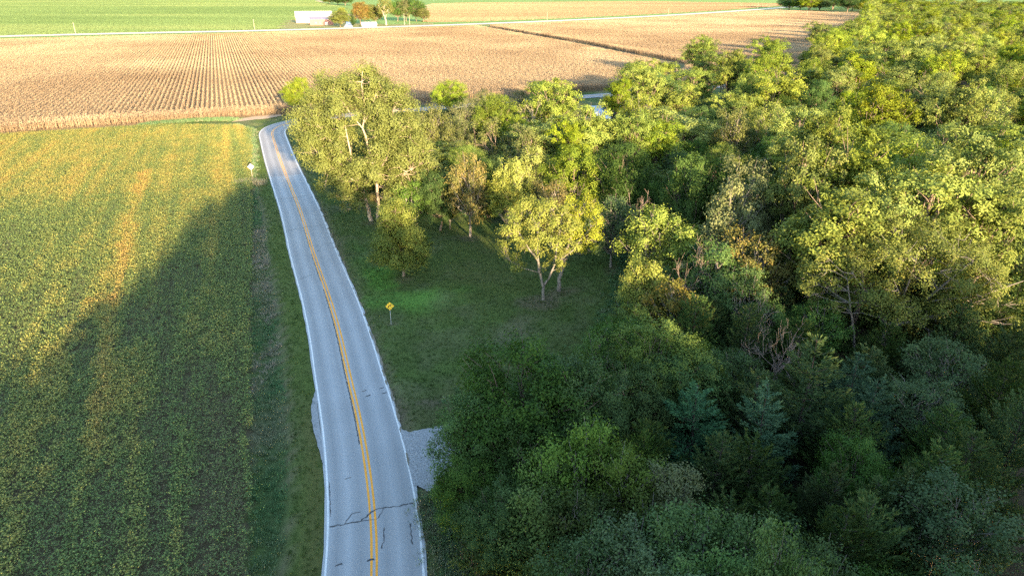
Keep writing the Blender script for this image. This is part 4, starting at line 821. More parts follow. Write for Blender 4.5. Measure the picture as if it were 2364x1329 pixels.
# (kind, place, height, crown radius, label, crown colour)
L_('maple_tree', (-66.77, 219.26), 11.5, 5.2, 'round olive bush-like tree on the outside of the road bend by the corn', mat='walnut')
HAND = [
 ('maple_tree', (-19.17, 217.69), 11, 5.8, 'round light green tree against the corn behind the cottonwood', 'walnut'),
 ('hackberry_tree', (-6.94, 181.99), 13, 5.2, 'pale yellow-green tree edging the corn just right of the round one', None),
 ('hackberry_tree', (1.67, 181.18), 13, 4.6, 'pale feathery crown left of the dark pair by the corn', None),
 ('maple_tree', (9.7, 233.29), 9, 4.2, 'dark green tree with lit tip, left one of the shaded pair by the road', None),
 ('maple_tree', (16.98, 222.93), 8, 5.0, 'dark rounded tree beside the opening with the road and roof', None),
 ('hackberry_tree', (7.38, 171.31), 14, 3.6, 'sunlit crown rising between the dark pair and the white dead branches', 'hickory'),
 ('hackberry_tree', (13.35, 166.16), 13, 4.8, 'pale olive crown left of the blue-grey roof', None),
 ('hackberry_tree', (-11.62, 143.27), 13, 4.0, 'pale tree with thin bare stems right of the cottonwood crown', None),
 ('dying_tree', (-4.0, 136.3), 14, 5.2, 'half-dead tree with pinkish bare sides and thin leafy top', None),
 ('dying_tree', (3.93, 125.3), 14, 5.2, 'half-dead tree with rusty leaves below the white dead branches', None),
 ('box_elder_tree', (3.71, 112.28), 13, 3.4, 'upright pale yellow tree behind the two-tiered one', None),
 ('box_elder_tree', (-0.13, 104.75), 13, 3.2, 'upper tier of yellow foliage behind the lawn', None),
 ('box_elder_tree', (-0.67, 103.86), 10.5, 3.8, 'round pale yellow crown, lower of the two-tiered pair behind the lawn', None),
 ('elm_tree', (-6.77, 105.07), 13.5, 3.7, 'olive tree flecked with orange at the back of the lawn', None),
 ('box_elder_tree', (-10.41, 108.93), 5.5, 1.9, 'small orange-tipped sapling left of the olive tree at the lawn edge', None),
 ('locust_tree', (-16.14, 107.25), 8.5, 3.4, 'bright green low tree at the foot of the cottonwood', None),
 ('maple_tree', (-11.98, 108.04), 10, 4.2, 'dark green tree between the cottonwood and the olive tree', None),
 ('maple_tree', (-8.04, 121.64), 11, 4.5, 'mid green tree under the pinkish half-dead one', 'fresh'),
 ('hackberry_tree', (-16.36, 145.04), 15, 5.2, 'olive crown joining the cottonwood on its right', 'cottonwood'),
 ('hackberry_tree', (-10.03, 159.23), 14, 5.0, 'thin greyish crown full of bare twigs near the corn', None),
 ('walnut_tree', (0.74, 148.42), 12.5, 4.2, 'yellow-green crown left of the white dead branches', 'hickory'),
 ('maple_tree', (1.67, 148.09), 10, 3.6, 'dark green clump beneath the yellow-green crown', None),
 ('walnut_tree', (14.69, 128.17), 17.5, 5.4, 'tall sunny walnut crown in front of the blue-grey roof', None),
 ('walnut_tree', (10.7, 125.3), 15.3, 4.2, 'sunny walnut crown, left shoulder of the group below the roof', None),
 ('walnut_tree', (22.17, 127.58), 16.5, 4.6, 'rounded sunny walnut crown right of the group below the roof', None),
 ('maple_tree', (10.18, 108.25), 14, 5.6, 'large shaded green crown under the sunny walnuts', 'walnut'),
 ('elm_tree', (6.14, 100.73), 10.5, 3.8, 'small green tree with rusty leader behind the box elders', None),
 ('dead_tree', (10.2, 102.12), 10, 3.6, 'grey leafless tree behind the box elder pair', None),
 ('dead_tree', (16.72, 91.78), 12, 3.8, 'grey leafless tree between the box elders and the green clump', None),
 ('willow_tree', (14.28, 91.64), 10.5, 4.2, 'greyish green tree standing at the right side of the lawn', None),
 ('maple_tree', (17.63, 103.54), 15, 5.4, 'deep green crown with pale tips right of the shaded walnut', None),
 ('locust_tree', (18.52, 82.76), 12, 4.6, 'bright green crown at the right rear corner of the lawn', 'walnut'),
 ('locust_tree', (21.98, 80.88), 10, 4.0, 'lower green crown stepping down from the bright one', 'walnut'),
 ('hickory_tree', (42.87, 84.86), 21, 6.0, 'tallest brilliant yellow-green crown amid the woods', None),
 ('walnut_tree', (36.46, 84.02), 20, 5.6, 'brilliant walnut crown left of the tallest one', None),
 ('walnut_tree', (46.9, 73.96), 19, 7.2, 'wide brilliant walnut crown above the broad olive tree', None),
 ('walnut_tree', (34.42, 69.41), 18, 6.0, 'brilliant crown at the left of the dark gap in the woods', None),
 ('walnut_tree', (40.76, 72.95), 18, 5.4, 'brilliant crown between the dark gap and the wide walnut', None),
 ('hickory_tree', (52.45, 73.07), 17, 5.8, 'golden olive crown near the frame edge above the broad tree', None),
 ('locust_tree', (54.27, 89.55), 17, 3.8, 'small yellow crown peeping behind the wide walnut', 'hickory'),
 ('elm_tree', (31.15, 87.29), 17, 4.4, 'pale tan crown among dark maples', 'ash'),
 ('elm_tree', (27.25, 80.63), 16, 4.4, 'second pale tan crown, lower left of the other', 'ash'),
 ('walnut_tree', (77.82, 296.09), 19, 8.0, 'tallest broad crown standing out against the corn', None),
 ('walnut_tree', (71.86, 229.56), 16.5, 6.0, 'sunny crown right of the tallest broad one by the corn', None),
 ('hickory_tree', (35.56, 183.7), 18, 6.5, 'tufted crown above the roof and road opening', 'walnut'),
 ('walnut_tree', (26.79, 176.7), 16.5, 4.6, 'tufted crown bounding the opening on its right', None),
 ('walnut_tree', (93.36, 260.35), 21, 8.0, 'bushy crown jutting into the corn in the upper woods', None),
 ('walnut_tree', (170.73, 405.84), 20, 8.0, 'crown at the upper corner where corn meets woods', None),
 ('maple_tree', (25.46, 92.7), 16, 5.2, 'dark maple crown left of the tan ones', None),
 ('maple_tree', (29.72, 93.9), 15, 4.6, 'blue-green maple crown between the dark one and the tan one', None),
 ('dead_tree', (61.17, 95.08), 18, 3.6, 'bare pinkish tree standing out of dark crowns near the frame edge', None),
 ('maple_tree', (62.2, 86.8), 17, 5.4, 'teal green crown right of the bare pinkish tree', None),
 ('dead_tree', (107.1, 186.7), 17, 3.2, 'bare pale snag in the upper woods', None),
 ('dead_tree', (111.03, 181.75), 17, 3.0, 'second bare pale snag right of the first in the upper woods', None),
 ('dead_tree', (24.54, 55.32), 10, 3.0, 'bluish leafless tree left of the pale-tipped spruce', None),
 ('dead_tree', (20.07, 71.99), 11, 3.4, 'pinkish leafless crown lit by the sun above yellow foliage', None),
 ('box_elder_tree', (14.6, 70.07), 9.5, 3.0, 'yellow-topped shrubby tree at the right edge of the lawn', None),
 ('elm_tree', (17.24, 66.0), 8.5, 4.2, 'olive tree under the pinkish leafless crown', None),
 ('dead_tree', (22.76, 68.32), 7.5, 1.5, 'tiny pink bare sapling lit beside the olive tree', None),
 ('dead_tree', (24.5, 62.38), 9.5, 2.4, 'reddish bare sapling with lit tips above a grey one', None),
 ('locust_tree', (25.05, 67.78), 9.5, 3.6, 'green rounded tree behind the reddish bare sapling', 'maple'),
 ('elm_tree', (27.53, 72.15), 12, 4.8, 'olive and rust tree in front of the dark gap', None),
 ('elm_tree', (23.11, 71.8), 11, 4.2, 'dull green tree left of the rusty one', 'maple'),
 ('walnut_tree', (12.52, 64.36), 7, 3.0, 'leafy green bush tree on the right rim of the lawn', 'fresh'),
 ('elm_tree', (7.67, 54.85), 8.5, 2.8, 'small tree with golden drooping tips at the lower end of the lawn', 'maple'),
 ('maple_tree', (13.19, 53.02), 10, 4.8, 'dome of mid green leaves right of the golden-tipped tree', 'fresh'),
 ('maple_tree', (15.08, 51.09), 8.5, 4.4, 'darker lower dome behind the blue-green spruce', None),
 ('maple_tree', (10.4, 49.4), 8, 3.6, 'dark crown between the big roadside maple and the spruce', None),
 ('spruce_tree', (14.37, 45.21), 9, 4.0, 'wide blue-green spruce with upswept layered branches', None),
 ('spruce_tree', (19.11, 43.72), 10, 3.4, 'pointed blue-green spruce right of the wide one', None),
 ('spruce_tree', (23.69, 46.95), 12, 4.6, 'tallest spruce with a pale sunlit spire', 'cedar'),
 ('red_cedar_tree', (17.55, 50.26), 7.5, 2.2, 'slim olive cedar behind the two spruces', None),
 ('red_cedar_tree', (18.97, 49.83), 7.5, 2.2, 'slim dark cedar between the two spruce tops', None),
 ('red_cedar_tree', (26.14, 43.86), 8, 3.0, 'olive cedar right of the pointed spruce', None),
 ('red_cedar_tree', (9.21, 39.48), 8.5, 2.2, 'narrow brownish cedar spire right of the lime green tree', None),
 ('red_cedar_tree', (14.58, 39.13), 8.5, 3.2, 'brown-olive cedar below the wide spruce', 'cedar'),
 ('red_cedar_tree', (17.13, 39.92), 8, 3.6, 'broad olive cedar below the pointed spruce', None),
 ('red_cedar_tree', (32.36, 39.64), 8.5, 3.2, 'cedar near the frame edge left of the last dark ones', None),
 ('red_cedar_tree', (29.38, 38.06), 8.5, 3.2, 'yellowish cedar above the grey-branched tree', None),
 ('red_cedar_tree', (21.52, 32.11), 9, 3.8, 'large grey-olive cedar in the lower right corner', None),
 ('red_cedar_tree', (19.69, 31.37), 9, 2.8, 'grey-olive cedar leaning against the large one', None),
 ('red_cedar_tree', (13.87, 34.43), 7.5, 3.0, 'low cedar under the brown-olive one', None),
 ('red_cedar_tree', (16.66, 34.84), 7.5, 2.8, 'dark cedar above the lit poplar tip', None),
 ('red_cedar_tree', (24.06, 35.89), 7.5, 2.6, 'small cedar with pale tip behind the large grey-olive one', None),
 ('red_cedar_tree', (26.0, 35.61), 8.5, 2.2, 'thin cedar with a bleached top', None),
 ('hackberry_tree', (27.7, 33.9), 9, 4.2, 'grey-green tree with forked grey limbs amid the cedars', 'willow'),
 ('willow_tree', (10.29, 29.91), 10, 3.8, 'blue-green willowy crown at the bottom, the highest of its clump', None),
 ('willow_tree', (7.14, 29.17), 9.5, 3.8, 'blue-green willowy crown left of the highest one', None),
 ('willow_tree', (4.29, 28.72), 9, 3.6, 'blue-green willowy crown at the left end of the bottom clump', None),
 ('willow_tree', (13.52, 28.97), 10, 3.0, 'dark blue-green willowy crown left of the lit tip', None),
 ('locust_tree', (13.23, 25.04), 13.5, 2.2, 'narrow green tree with a glowing golden tip at the bottom', 'willow'),
 ('willow_tree', (15.98, 26.41), 10.5, 3.0, 'green willowy crown right of the golden tip', None),
 ('willow_tree', (8.4, 26.38), 10, 3.4, 'green willowy crown cut by the lower frame edge', None),
 ('willow_tree', (11.21, 25.61), 10.5, 3.2, 'pale green willowy crown cut by the lower frame edge', None),
 ('locust_tree', (4.94, 38.13), 10, 3.4, 'lime green feathery tree, tallest of its clump in front of the maple', None),
 ('locust_tree', (7.67, 36.82), 9.5, 3.2, 'mid green feathery tree right of the tallest lime one', 'fresh'),
 ('hackberry_tree', (10.25, 36.09), 8.5, 2.8, 'olive green feathery tree at the right of the lime clump', None),
 ('locust_tree', (2.33, 37.68), 8.5, 2.6, 'lime green branch-like crown reaching left towards the maple', None),
 ('locust_tree', (2.02, 34.86), 8, 3.2, 'yellow-green feathery tree at the lower left of the lime clump', None),
 ('locust_tree', (4.48, 33.38), 8.5, 3.2, 'dull green feathery tree under the lime clump', 'shrub'),
 ('locust_tree', (8.26, 33.1), 8, 3.2, 'olive feathery tree at the lower right of the lime clump', 'shrub'),
 ('maple_tree', (0.77, 46.19), 11.5, 6.2, 'great dark maple beside the gravel driveway', None),
 ('maple_tree', (4.88, 45.14), 10.5, 4.6, 'right shoulder of the dark maples, willowy leaved', None),
 ('maple_tree', (-2.03, 43.74), 8.5, 4.2, 'lower dark maple overhanging the driveway', None),
 ('maple_tree', (0.56, 41.12), 8, 4.4, 'dark maple in front of the great one', None),
 ('maple_tree', (-3.17, 39.1), 6.5, 2.7, 'small dark maple at the near side of the driveway', None),
 ('maple_tree', (-0.62, 35.56), 7, 3.2, 'shadowy dark maple left of the lime clump', None),
]
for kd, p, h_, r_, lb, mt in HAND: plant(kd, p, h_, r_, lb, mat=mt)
# the white dead tree leaning left among the lit crowns
PROTO['leaning_tree'] = []
bare_tree('leaning_tree', 271, 14, 4.6, 'pale_bark', 8, .014, None, .4, 4, (-.55, 0))
plant('leaning_tree', (7.53, 152.31), 15, 5.0, 'leaning dead tree with bleached white branches among lit crowns', rz=0, name='dead_tree')
hand_xy = np.array([(t[1], t[2], t[4]) for t in TREES] + [(cw[0], cw[1], 11), (lt[0], lt[1], 4), (e1[0], e1[1], 6), (e2[0], e2[1], 5), (sy0[0], sy0[1], 8)])

# the rest of the woods, one by one, on the ground the hand-placed ones leave free
RCs = RC[::6]
def fill(poly, step, cond, spec, seed, clear=.62, rmin=9):
    g = random.Random(seed); out = []; xs = [p[0] for p in poly]; ys = [p[1] for p in poly]; tries = int((max(xs) - min(xs)) * (max(ys) - min(ys)) / (step * step) * 7)
    gg = np.random.default_rng(seed); CX = gg.uniform(min(xs), max(xs), tries); CY = gg.uniform(min(ys), max(ys), tries)
    kk = inpoly(CX, CY, poly) & (np.abs(CX) < .78 * CY + 14); CX, CY = CX[kk], CY[kk]
    kk = np.abs(seg_dist(CX, CY, RCs)[0]) > rmin; CX, CY = CX[kk], CY[kk]
    for x, y in zip(CX.tolist(), CY.tolist()):
        if any((x - a) ** 2 + (y - b) ** 2 < step * step for a, b in out): continue
        if not cond(x, y): continue
        st = step * (1 + max(0, y - 250) / 900)
        if any((x - a) ** 2 + (y - b) ** 2 < st * st for a, b in out): continue
        d = np.hypot(hand_xy[:, 0] - x, hand_xy[:, 1] - y)
        if (d < hand_xy[:, 2] * clear + step * .30).any(): continue
        out.append((x, y))
    res = []
    for x, y in out:
        kd, h0, h1, r0, r1, mt = g.choices([s[1:] for s in spec], [s[0] for s in spec])[0]; res.append((kd, (x, y), g.uniform(h0, h1), g.uniform(r0, r1), mt))
    return res
def inview(x, y, m_=10): return y > 20 and abs(x) < .78 * y + m_
def opening(x, y):                                         # the open yard round the house with the blue-grey roof
    return not (.075 * y < x < .155 * y + 1 and 130 < y < 262)
tall = [(6, 'walnut_tree', 14, 22, 6.0, 8.4, None), (4, 'hickory_tree', 13, 21, 5.8, 8.0, None), (1.3, 'maple_tree', 13, 17, 5, 6.5, None), (1, 'hackberry_tree', 14, 18, 4.6, 6, 'hickory'), (1.5, 'maple_tree', 14, 18, 5, 6.5, 'walnut'), (.5, 'elm_tree', 14, 18, 4.5, 5.5, 'ash'), (.25, 'dead_tree', 16, 19, 3, 4, None)]
zoneA = [(14, 95), (34, 92), (52, 78), (95, 78), (300, 300), (560, 560), (900, 1250), (640, 1500), (570, 1190), (445, 906), (292, 608), (196, 418), (142, 318), (113, 264), (88, 215), (66, 232), (50, 240), (36, 214), (24, 178), (-28, 140), (-24, 128), (0, 120), (16, 112)]
auto = []
# front rank nearest the lawn stays lower so the crowns climb as in a real wood edge
for t in fill(zoneA, 12.0, lambda x, y: inview(x, y, 14) and opening(x, y) and y < 620, tall, 3):
    kd, p, h_, r_, mt = t; k = min(1, .62 + .38 * max(0, (p[1] - 100)) / 90) if p[0] < .45 * p[1] else 1; auto.append((kd, p, h_ * k, r_, mt, 'wood'))
hand_keep = hand_xy; hand_xy = np.concatenate([hand_xy, np.array([(t[1][0], t[1][1], 5.5) for t in auto])])
for t in fill(zoneA, 6.5, lambda x, y: inview(x, y, 8) and opening(x, y) and y < 215, [(2, 'maple_tree', 7, 11, 2.8, 3.8, None), (2, 'hackberry_tree', 7, 11, 2.6, 3.6, 'maple')], 8, .62): auto.append((*t, 'wood'))
hand_xy = hand_keep
EDGE = [(112, 262, 20), (124, 285, 20), (140, 315, 21), (153, 340, 20), (168, 365, 21), (182, 390, 21), (199, 415, 21), (216, 448, 21), (234, 480, 22), (253, 520, 22), (272, 560, 23), (310, 640, 24), (335, 690, 24), (360, 740, 25), (395, 810, 26), (430, 880, 26), (475, 960, 27)]
for x, y, h_ in EDGE: auto.append(('walnut_tree', (x, y), h_, 7.5, None, 'wood' if y < 620 else 'far'))
zoneF = [(196, 418), (560, 560), (1100, 1250), (660, 1500), (570, 1190), (445, 906), (292, 608)]
for t in fill(zoneF, 15, lambda x, y: inview(x, y, 14) and y >= 620, tall, 4): auto.append((*t[:2], t[2], t[3] * 1.5, t[4], 'far'))
# dark ground of cedars and maples lower right
zoneC = [(5, 26), (14, 25), (60, 30), (90, 66), (60, 78), (40, 84), (22, 92), (16, 76), (10, 62), (12, 48), (7, 40)]
low_ = [(6, 'red_cedar_tree', 6.5, 9, 2.6, 3.5, None), (1.2, 'spruce_tree', 7, 9.5, 2.8, 3.5, None), (1.6, 'maple_tree', 6, 8, 3, 4, None), (1.0, 'willow_tree', 6, 8, 3, 4, None), (.5, 'elm_tree', 6, 8, 3, 4, 'maple')]
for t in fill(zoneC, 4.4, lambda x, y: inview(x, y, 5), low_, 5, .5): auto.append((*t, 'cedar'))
# shrubs along the margins
zoneS = [[(-6, 41.5), (-4.2, 33), (4, 33), (8, 40), (3, 45), (-3, 44)], [(16, 76), (11, 64), (20, 62), (26, 74), (24, 90), (20, 92)], [(-26, 124), (-2, 113), (16, 104), (24, 98), (26, 106), (4, 122), (-24, 132)], [(-36, 132), (-26, 126), (-34, 158), (-46, 190), (-52, 196)], [(4, 57), (12, 60), (14, 72), (9, 66)]]
shr = [(3, 'shrub', 1.8, 3.8, 1.5, 2.6, None), (1, 'shrub', 2, 4, 1.4, 2.2, 'maple'), (.6, 'shrub', 2, 4, 1.4, 2.2, 'rust')]
for i, z_ in enumerate(zoneS):
    for t in fill(z_, 2.9, lambda x, y: inview(x, y, 3) and not inpoly(np.array([x]), np.array([y]), [(-7, 42.8), (-6.6, 52), (0, 57), (8, 57), (8, 48), (0, 46)])[0], shr, 20 + i, .15, 6.2): auto.append((*t, 'shrub%d' % i))
# name what is beside what: rows by distance within each zone, then order along the row
LOOK = {'walnut_tree': 'sunny yellow-green tufted crown', 'hickory_tree': 'golden green tufted crown', 'maple_tree': 'dense dark green crown', 'hackberry_tree': 'pale olive airy crown', 'elm_tree': 'dull tan-green crown', 'dead_tree': 'bare grey-pink branches', 'red_cedar_tree': 'feathery dark cedar', 'spruce_tree': 'layered blue-green spruce', 'willow_tree': 'fine grey-green crown', 'shrub': 'low leafy shrub'}
zone_txt = {'wood': ('woods beyond the lawn', 14), 'far': ('far woods beside the corn', 60), 'cedar': ('dark cedar thicket', 5.5), 'shrub0': ('thicket below the driveway', 99), 'shrub1': ('margin right of the lawn', 99), 'shrub2': ('margin behind the lawn', 99), 'shrub3': ('margin under the cottonwood', 99), 'shrub4': ('margin by the great maple', 99)}
rows = {}
for t in auto: rows.setdefault((t[5], int(t[1][1] // zone_txt[t[5]][1])), []).append(t)
ranks = {}
for (zn, rk) in sorted(rows): ranks.setdefault(zn, []).append(rk)
TENS = {2: 'twenty', 3: 'thirty', 4: 'forty'}
def ordw(i):
    if i <= 20: return ORD[i]
    return TENS[i // 10] + '-' + ORD[i % 10] if i % 10 else TENS[i // 10].replace('y', 'ieth')
GROUPS = {'wood': 'trees of the woods', 'far': 'trees of the far woods', 'cedar': 'trees of the dark thicket'}
for (zn, rk), lst in rows.items():
    rank = ranks[zn].index(rk) + 1; lst.sort(key=lambda t: t[1][0] / t[1][1])
    for i, (kd, p, h_, r_, mt, _) in enumerate(lst):
        rt = f'in rank {ordw(rank)} of the' if zone_txt[zn][1] < 99 else 'on the'
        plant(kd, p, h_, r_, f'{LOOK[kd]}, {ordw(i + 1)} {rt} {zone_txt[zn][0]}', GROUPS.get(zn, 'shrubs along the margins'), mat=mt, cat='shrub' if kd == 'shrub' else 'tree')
# undergrowth between the trunks
g_ = np.random.default_rng(77); q = 16000; ux = g_.uniform(-45, 130, q); uy = g_.uniform(28, 300, q)
mk = inpoly(ux, uy, WOODS) & (np.abs(ux) < .78 * uy + 5); dd, _ = seg_dist(ux, uy, RCs); mk &= (np.abs(dd) > 7) & ~inpoly(ux, uy, [(-7, 42.8), (-6.6, 52), (0, 57), (8, 57), (8, 48), (0, 46)])
mk &= ~((ux > .085 * uy) & (ux < .145 * uy) & (uy > 160) & (uy < 260))
ux, uy = ux[mk], uy[mk]; k = len(ux)
under = [src(leafmesh('undergrowth', [canopy(np.random.default_rng(300 + i), [(np.array([g_.normal() * .5, g_.normal() * .5, .5]), .7) for _ in range(4)], .26, 9, .5)], M['shrub'])) for i in range(3)]
scatter('undergrowth', np.stack([ux, uy, np.zeros(k)], 1), g_.random(k) * 6.28, g_.uniform(.8, 2.0, k), g_.integers(0, 3, k), g_.random(k), under)

# woods behind and beside the lens: they throw the long evening shade over the road
SIL = [(-34, 11), (-28, 13.5), (-23, 15.5), (-17, 18), (-12, 20), (-6, 23.5), (-1, 27), (5, 29.3), (11, 30.6), (16.8, 31), (24.5, 27.4), (31, 27.5), (37, 24.5), (45, 23), (54, 24.5), (63, 26), (72, 27), (82, 22), (92, 23), (103, 22), (114, 23), (126, 22)]
for i, (x, h_) in enumerate(SIL):
    for j, (dy, kh) in enumerate(((-10, 1.0), (-21, 1.04))):
        plant('maple_tree', (x + j * 3, dy + (i % 2) * 1.5), h_ * kh * (1 if j else 1) - (0 if not j else .5), max(4.0, min(6, h_ * .2)), 'tall tree of the woods behind the lens, outside the picture', 'woods behind the lens', mat='walnut')
# ------------------------------------------------------------------ signs, posts, buildings, farm
M['sign_yellow'] = plain('sign_yellow', (.78, .52, .05), .04, 3, .45, .4)
M['sign_black'] = plain('sign_black', (.015, .015, .015), .05, 3, .5, .3)
M['alu'] = plain('sheet_aluminium', (.66, .66, .66), .06, 4, .45, .5)
M['steel'] = plain('galvanised_post', (.38, .40, .41), .12, 6, .55, .5)
M['wood_pole'] = plain('weathered_pole', (.30, .26, .21), .1, 2, .9)
M['white_metal'] = plain('white_metal_roof', (.66, .67, .68), .04, .5, .5, .4)
M['grey_metal'] = plain('grey_metal_roof', (.36, .42, .48), .08, .8, .45, .5)
M['lav_metal'] = plain('lilac_grey_roof', (.13, .13, .19), .05, .5, .55, .4)
M['sunlit_cream_wall'] = plain('sunlit_cream_wall', (.33, .25, .23), .05, .5, .8)  # red boards coloured pale, the sun's glare put into the paint
M['red_wall'] = plain('red_barn_wall', (.50, .09, .07), .12, .8, .8)
M['sunlit_pink_wall'] = plain('sunlit_faded_wall', (.27, .135, .115), .06, .5, .8)  # faded red, lightened further to carry the sunlight in its colour
M['white_wall'] = plain('white_siding', (.46, .45, .43), .04, .8, .7)
M['glass'] = plain('dark_glass', (.03, .035, .04), .1, 2, .15, .6)
M['blue'] = plain('blue_paint', (.04, .16, .50), .1, 2, .4, .5)
M['rubber'] = plain('black_rubber', (.02, .02, .02), .2, 3, .9)
M['dark_post'] = plain('dark_post', (.03, .032, .04), .2, 4, .6)

def diamond(c, side, th, yaw, mat, name, parent):
    h = side / math.sqrt(2); r_ = .05; P = []
    for k in range(4):                                    # rounded corners
        a0 = math.pi / 2 * k; cx_, cz_ = math.cos(a0) * (h - r_ * 1.414), math.sin(a0) * (h - r_ * 1.414)
        for j in (-1, 0, 1): P.append((cx_ + math.cos(a0 + j * math.pi / 4) * r_, cz_ + math.sin(a0 + j * math.pi / 4) * r_))
    mb = MB(); n_ = len(P)
    def w_(x, z, y): return (c[0] + x * math.cos(yaw) - y * math.sin(yaw), c[1] + x * math.sin(yaw) + y * math.cos(yaw), c[2] + z)
    mb.v = [w_(x, z, -th / 2) for x, z in P] + [w_(x, z, th / 2) for x, z in P]
    mb.f = [tuple(range(n_)), tuple(range(2 * n_ - 1, n_ - 1, -1))] + [(i, n_ + i, n_ + (i + 1) % n_, (i + 1) % n_) for i in range(n_)]
    return mb.build(name, mat, parent)
def flatshape(P, c, yaw, y, th, mat, name, parent):
    mb = MB(); n_ = len(P)
    def w_(x, z, yy): return (c[0] + x * math.cos(yaw) - yy * math.sin(yaw), c[1] + x * math.sin(yaw) + yy * math.cos(yaw), c[2] + z)
    mb.v = [w_(x, z, y - th) for x, z in P] + [w_(x, z, y) for x, z in P]
    mb.f = [tuple(range(n_)), tuple(range(2 * n_ - 1, n_ - 1, -1))] + [(i, n_ + i, n_ + (i + 1) % n_, (i + 1) % n_) for i in range(n_)]
    return mb.build(name, mat, parent)
# warning sign with the turn arrow
p = (-14.54, 73.46); s1 = empty('curve_warning_sign', (p[0], p[1], 0), math.radians(12)); tag(s1, 'yellow diamond warning sign with black right-turn arrow on the lawn by the road', 'road sign')
MB().box((0, 0, 1.35), (.06, .04, 2.9)).build('post', M['steel'], s1)
sf = diamond((0, -.045, 2.42), .80, .012, 0, M['sign_black'], 'sign_border', s1)
diamond((0, -.053, 2.42), .755, .010, 0, M['sign_yellow'], 'sign_face', s1)
# stem going up, bending to the right, arrow head
flatshape([(-.20, -.22), (-.11, -.22), (-.11, -.02), (-.06, .05), (.06, .05), (.06, -.04), (.24, .09), (.06, .22), (.06, .13), (-.09, .13), (-.20, .02)], (0, 0, 2.42), 0, -.0585, .006, M['sign_black'], 'arrow', s1)
# the sign seen from behind across the road
p = (-55.22, 142.43); s2 = empty('road_sign', (p[0], p[1], 0), math.radians(18)); tag(s2, 'back of a pale diamond road sign at the soybean edge, sunlit', 'road sign')
MB().box((0, 0, 1.3), (.09, .09, 2.7)).build('post', M['wood_pole'], s2)
diamond((0, -.06, 2.45), .92, .012, 0, M['alu'], 'sign_panel', s2)
MB().box((0, -.075, 2.45), (.05, .015, .9)).build('brace', M['alu'], s2)
# striped marker at the driveway corner
p = (-6.15, 51.59); mk_ = empty('driveway_marker', (p[0] + .1, p[1] - .1, 0), math.radians(-20)); tag(mk_, 'short dark marker post with pale yellow diagonal stripes at the driveway corner', 'marker post')
MB().box((0, 0, .5), (.32, .05, 1.1)).build('post', M['dark_post'], mk_)
for i, z_ in enumerate((.78, .95)):
    flatshape([(-.13, z_ + .10), (-.13, z_ + .02), (.13, z_ - .12), (.13, z_ - .04)], (0, 0, 0), 0, -.03, .006, M['sign_yellow'] if i == 0 else M['white_wall'], 'stripe', mk_)

# utility poles on the far road and at the farm
def pole(p, h_, label, arm=True):
    r = empty('utility_pole', (p[0], p[1], 0)); tag(r, label, 'utility pole', 'utility poles along the far road')
    MB().tube([(0, 0, -.5), (0, 0, h_)], [.24, .17], 8).build('pole', M['wood_pole'], r)
    if arm: MB().box((0, 0, h_ - .6), (.14, 2.4, .14)).build('crossarm', M['wood_pole'], r)
PL = [((-380.94, 634.86), 9.5, 'pale utility pole, leftmost beside the green field'), ((-247.92, 702.12), 9.5, 'pale utility pole left of the barns'), ((-116.1, 789.5), 12, 'taller pale pole in front of the dark grove'), ((-111.13, 794.2), 9.5, 'shorter pale pole just right of the taller one at the grove'), ((43.75, 913.35), 9.5, 'pale utility pole beside the ripe field right of the farm'), ((235.98, 1108.85), 9.5, 'pale utility pole midway along the ripe field'), ((484.22, 1453.64), 11, 'pale utility pole at the far corner of the corn'), ((396.41, 987.12), 9, 'thin pole at the edge of the woods and corn'), ((552.78, 1339.06), 12, 'thin pole against the shaded far trees')]
for p_, h_, lb in PL: pole(p_, h_, lb, h_ > 9.4)

